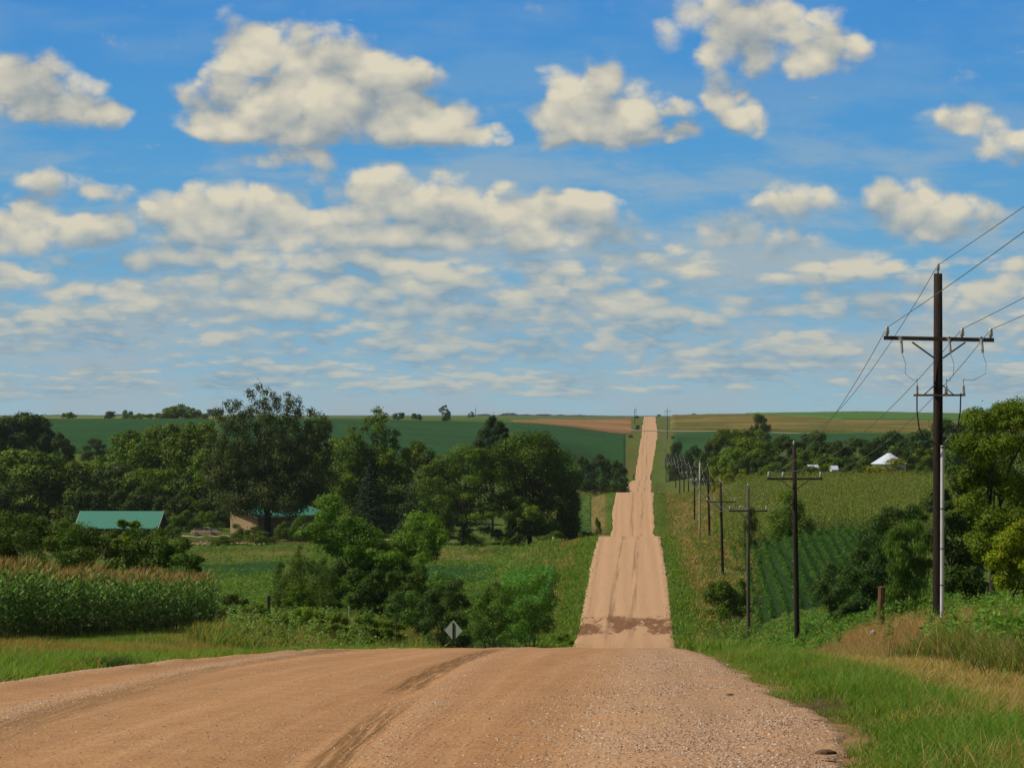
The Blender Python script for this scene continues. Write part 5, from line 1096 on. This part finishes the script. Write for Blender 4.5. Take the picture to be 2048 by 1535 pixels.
def gable(name, label, px, d, L, Wd, hw, hr, rz, roofm, wallm, over=.5, basez=None, half=False):
    X = wx(px, d); zg = gz(X, d) if basez is None else basez
    o = link(name, None, loc=(X, d, zg)); o.rotation_euler.z = rz; tag(o, label, 'building')
    a, b_ = L/2, Wd/2
    if half:
        A, th = a+over, .16; sl_ = (hr-hw)/b_; yb, yf = .8, -b_-over; zb_, zf = hr+sl_*yb, hr+sl_*yf
        MB().add([(-a,-b_,-.3),(a,-b_,-.3),(a,.3,-.3),(-a,.3,-.3),(-a,-b_,hw),(a,-b_,hw),(a,.3,hr),(-a,.3,hr)], [(0,1,5,4),(1,2,6,5),(2,3,7,6),(3,0,4,7)]).build('wall', wallm, o)
        MB().add([(-A,yf,zf),(A,yf,zf),(A,yb,zb_),(-A,yb,zb_),(-A,yf,zf+th),(A,yf,zf+th),(A,yb,zb_+th),(-A,yb,zb_+th)], [(3,2,1,0),(4,5,6,7),(0,1,5,4),(1,2,6,5),(2,3,7,6),(3,0,4,7)]).build('roof', roofm, o)
        fa = MB()
        for sx in (-1, 1):
            V = []
            for q in (A+.005, A+.06):
                V += [(sx*q, yf-.05, zf-.16), (sx*q, yb+.05, zb_-.16), (sx*q, yb+.05, zb_+th+.04), (sx*q, yf-.05, zf+th+.04)]
            fa.add(V, [(0,1,2,3),(7,6,5,4),(0,4,5,1),(1,5,6,2),(2,6,7,3),(3,7,4,0)])
        fa.box((0, yf-.03, zf), (2*A, .05, .30)); fa.build('fascia', FASC, o); return o
    V = [(-a,-b_,-.3),(a,-b_,-.3),(a,b_,-.3),(-a,b_,-.3),(-a,-b_,hw),(a,-b_,hw),(a,b_,hw),(-a,b_,hw),(-a,0,hr-.05),(a,0,hr-.05)]
    MB().add(V, [(0,1,5,4),(2,3,7,6)]+[(4,5,9,8),(6,7,8,9)], [(0,4,8),(0,8,7),(0,7,3),(1,9,5),(1,6,9),(1,2,6)]).build('wall', wallm, o)
    A, B_ = a+over, b_+over; sl_ = (hr-hw)/b_; ze = hr-sl_*B_; th = .14
    V = []
    for dz_ in (0, th): V += [(-A,-B_,ze+dz_),(A,-B_,ze+dz_),(A,0,hr+dz_),(-A,0,hr+dz_),(A,B_,ze+dz_),(-A,B_,ze+dz_)]
    MB().add(V, [(3,2,1,0),(5,4,2,3),(6,7,8,9),(9,8,10,11),(0,1,7,6),(4,5,11,10),(0,6,9,3),(3,9,11,5),(1,2,8,7),(2,4,10,8)]).build('roof', roofm, o)
    fa = MB()
    for sx in (-1, 1):
        for sy in (-1, 1):
            fa.add([(sx*(A+.03), 0, hr+th), (sx*(A+.03), sy*(B_+.03), ze+th), (sx*(A+.03), sy*(B_+.03), ze-.12), (sx*(A+.03), 0, hr-.12), (sx*(A-.03), 0, hr+th+.003), (sx*(A-.03), sy*(B_+.03), ze+th+.003), (sx*(A-.03), sy*(B_+.03), ze-.12), (sx*(A-.03), 0, hr-.12)], [(0,1,2,3),(7,6,5,4),(0,4,5,1),(3,2,6,7),(1,5,6,2)])
    fa.build('fascia', FASC, o); return o
d = 441; zr = wz(1023, d); ze = wz(1057, d); zb = wz(1085, d)
sh = gable('shed', 'long low shed with a bright green metal roof behind the bush row', 244, d, 13.4, 7.2, ze-zb+.35, zr-zb, R(-3), ROOFG, DARKW, .35, zb)
MB().box((-6.9, 1.5, 2.2), (.5, 5.0, 3.0)).build('white_panel', WHITEP, sh)
MB().box((3.5, -3.63, 1.2), (2.4, .06, 2.4)).build('door', WHITEP, sh)
d = 436; zr = wz(1010, d); zb = wz(1074, d)
hs = gable('farmhouse', 'low farmhouse with a green metal roof and tan stone wall behind the tallest tree', 527, 442, 14.0, 13.0, wz(1032, d)-zb+.15, zr-zb, R(50), ROOFG, STONEW, .9, zb, True)
for xx in (-4.2, .3, 4.4):
    f_ = MB().box((xx, -6.53, 1.7), (1.5, .08, 1.3)).build('window', WHITEP, hs); MB().box((xx, -6.59, 1.7), (1.3, .03, 1.1)).build('pane', GLASS, f_)
dr = MB().box((2.1, -6.53, 1.05), (1.0, .08, 2.1)).build('door', DARKW, hs); MB().box((2.45, -6.59, 1.0), (.06, .05, .06)).build('handle', STEEL, dr)
MB().box((1.5, .6, zr-zb+.25), (.55, .55, 1.1)).build('chimney', STONEW, hs)
MB().box((-2.5, -1.2, zr-zb-.15), (.35, .35, .7)).build('vent', WHITEP, hs)
# round white roof beyond the right corn: a conical bin roof seen over the bush
d = 520; zb = wz(966, d); X = wx(1778, d)
o = link('grain_bin', None, loc=(X, d, zb)); tag(o, 'round building with a pale conical roof behind the yellow green bush', 'building')
WROOF = simple('white_metal_roof', (.58,.63,.70), (.50,.55,.62), 2, .4)
ap = wz(906, d)-zb; ev = wz(927, d)-zb
MB().lathe([(3.3,-.5),(3.3,ev)], (0, 0, 0), 28).build('wall', WHITEP, o); MB().lathe([(3.6,ev-.05),(3.62,ev+.02),(.5,ap-.08),(.35,ap+.02),(0,ap+.05)], (0, 0, 0), 28).build('roof', WROOF, o)
for px, tp, w, lab in [(1625, 932, 2.0, 'small white shed half hidden by bushes right of the dark pole'), (1668, 934, 1.2, 'smaller white shed at the foot of the creek wood')]:
    d = 530; zb = wz(964, d); gable('small_shed', lab, px, d, w, 1.8, wz(tp+5, d)-zb, wz(tp, d)-zb+.2, R(12), WROOF, WHITEP, .12, zb)
# sedan
GOLD = simple('gold_paint', (.42,.29,.15), (.40,.275,.14), 2, .3, .35, spec=.5)
def rails(o):
    pass
d = 434; X = wx(413, d); o = link('parked_car', None, loc=(X, d, max(gz(X, d), gz(X, d))+.06)); o.rotation_euler.z = R(-9); tag(o, 'gold sedan parked on the driveway left of the farmhouse', 'car')
prof = [(-2.40,.42,.62),(-2.42,.70,.80),(-2.30,.92,.84),(-1.75,1.00,.86),(-1.0,.98,.88),(0,.97,.90),(.95,.96,.89),(1.6,.90,.86),(2.15,.80,.80),(2.38,.62,.72),(2.40,.40,.62)]
mb = MB(); n = len(prof); V = []
for (x_, zt_, hw_) in prof:
    zl_ = .28; V += [(x_, -hw_*.96, zl_), (x_, -hw_, (zl_+zt_)/2+.05), (x_, -hw_*.93, zt_), (x_, 0, zt_+.03), (x_, hw_*.93, zt_), (x_, hw_, (zl_+zt_)/2+.05), (x_, hw_*.96, zl_)]
F4 = []
for i in range(n-1):
    for k in range(7): F4.append((i*7+k, (i+1)*7+k, (i+1)*7+(k+1) % 7, i*7+(k+1) % 7))
cap0 = [(0,1,5,6),(1,2,4,5)]; cap1 = [((n-1)*7+6,(n-1)*7+5,(n-1)*7+1,(n-1)*7),((n-1)*7+5,(n-1)*7+4,(n-1)*7+2,(n-1)*7+1)]
body = mb.add(V, F4+cap0+cap1, [(2,3,4),((n-1)*7+4,(n-1)*7+3,(n-1)*7+2)]).build('body', GOLD, o)
gh = [(-1.72,.99,.80),(-1.05,1.36,.62),(-.55,1.44,.60),(.15,1.43,.60),(.55,1.36,.62),(1.28,.97,.80)]
V = []; 
for (x_, z_, hw_) in gh: V += [(x_, -hw_, z_), (x_, hw_, z_)]
V += [(-1.72, -.82, .95), (1.28, -.82, .95), (1.28, .82, .95), (-1.72, .82, .95)]
MB().add(V, [(2,4,5,3),(4,6,7,5),(6,8,9,7)]).build('roof', GOLD, o)
gl = MB(); gl.add(V, [(0,2,3,1),(8,10,11,9)]); gl.add(V, [(12,13,10,0)], []); 
for (a1, a2, s1) in ((0,2,0),(2,4,0),(4,6,0),(6,8,0),(8,10,0)):
    pa, pb = V[a1], V[a2]; gl.add([pa, pb, (pb[0], -.83, .97), (pa[0], -.83, .97)], [(0,3,2,1)]); pa, pb = V[a1+1], V[a2+1]; gl.add([pa, pb, (pb[0], .83, .97), (pa[0], .83, .97)], [(0,1,2,3)])
gl.build('windows', GLASS, o)
pl = MB()
for x_, xt in ((-.15, -.1), (-1.05, -.75), (.85, .42)): pl.tube([(x_, -.845, .97), (xt, -.635, 1.40)], .03, 5); pl.tube([(x_, .845, .97), (xt, .635, 1.40)], .03, 5)
pl.build('pillars', GOLD, o)
TYRE = simple('tyre', (.02,.02,.02), (.012,.012,.012), 4, .9); REDL = simple('tail_light', (.45,.05,.03), (.35,.04,.02), 4, .3)
for x_ in (-1.42, 1.42):
    for s_ in (-1, 1):
        w_ = MB().tube([(x_, s_*.66, .33), (x_, s_*.88, .33)], .33, 18).build('wheel', TYRE, o); MB().tube([(x_, s_*.80, .33), (x_, s_*.895, .33)], .20, 12).build('rim', STEEL, w_)
for s_ in (-1, 1): MB().box((-2.36, s_*.62, .76), (.12, .30, .16)).build('tail_light', REDL, o); MB().box((2.30, s_*.60, .62), (.14, .30, .13)).build('headlight', PORC, o)
MB().box((-2.43, 0, .45), (.08, 1.5, .16)).build('bumper', GOLD, o)
for s_ in (-1, 1): MB().box((.95, s_*.95, 1.0), (.16, .16, .11)).build('mirror', GOLD, o)
# rubble edging below the yard
rg = np.random.default_rng(55); n = 420; px = 378+rg.random(n)**1.2*150; dd_ = 402+rg.random(n)*5; X = wx(px, dd_); Z = zter(X, dd_)
mb = MB(); oc = np.array([(1,0,0),(-.9,.2,0),(.1,1,0),(0,-1,.1),(0,0,.7),(0,0,-.6)])
F3 = [(0,2,4),(2,1,4),(1,3,4),(3,0,4),(2,0,5),(1,2,5),(3,1,5),(0,3,5)]
for i in range(n):
    s_ = .14+.20*rg.random(); mb.add(oc*(1+.3*rg.normal(size=(6, 3)))*s_+np.array((X[i], dd_[i], Z[i]+.1+.2*rg.random())), (), F3)
tag(mb.build('rubble_edging', simple('pinkish_rubble', (.46,.30,.19), (.24,.15,.09), .8, .9)), 'low heap of pinkish rubble stones edging the farmhouse yard', 'rubble', None, 'stuff')

# ------------------------------------------------------------------ haze
hm = bpy.data.materials.new('haze_air'); hm.use_nodes = True; t = hm.node_tree; t.nodes.clear(); g = G(t)
pv = g.n('ShaderNodeVolumePrincipled'); pv.inputs['Color'].default_value = (.72, .84, .95, 1); pv.inputs['Density'].default_value = .000035; pv.inputs['Anisotropy'].default_value = .2
t.links.new(pv.outputs[0], g.n('ShaderNodeOutputMaterial').inputs['Volume'])
tag(MB().box((0, 4700, -15), (9000, 9600, 50)).build('haze', hm), 'thin bluish summer haze over the far hills', 'haze', None, 'stuff')
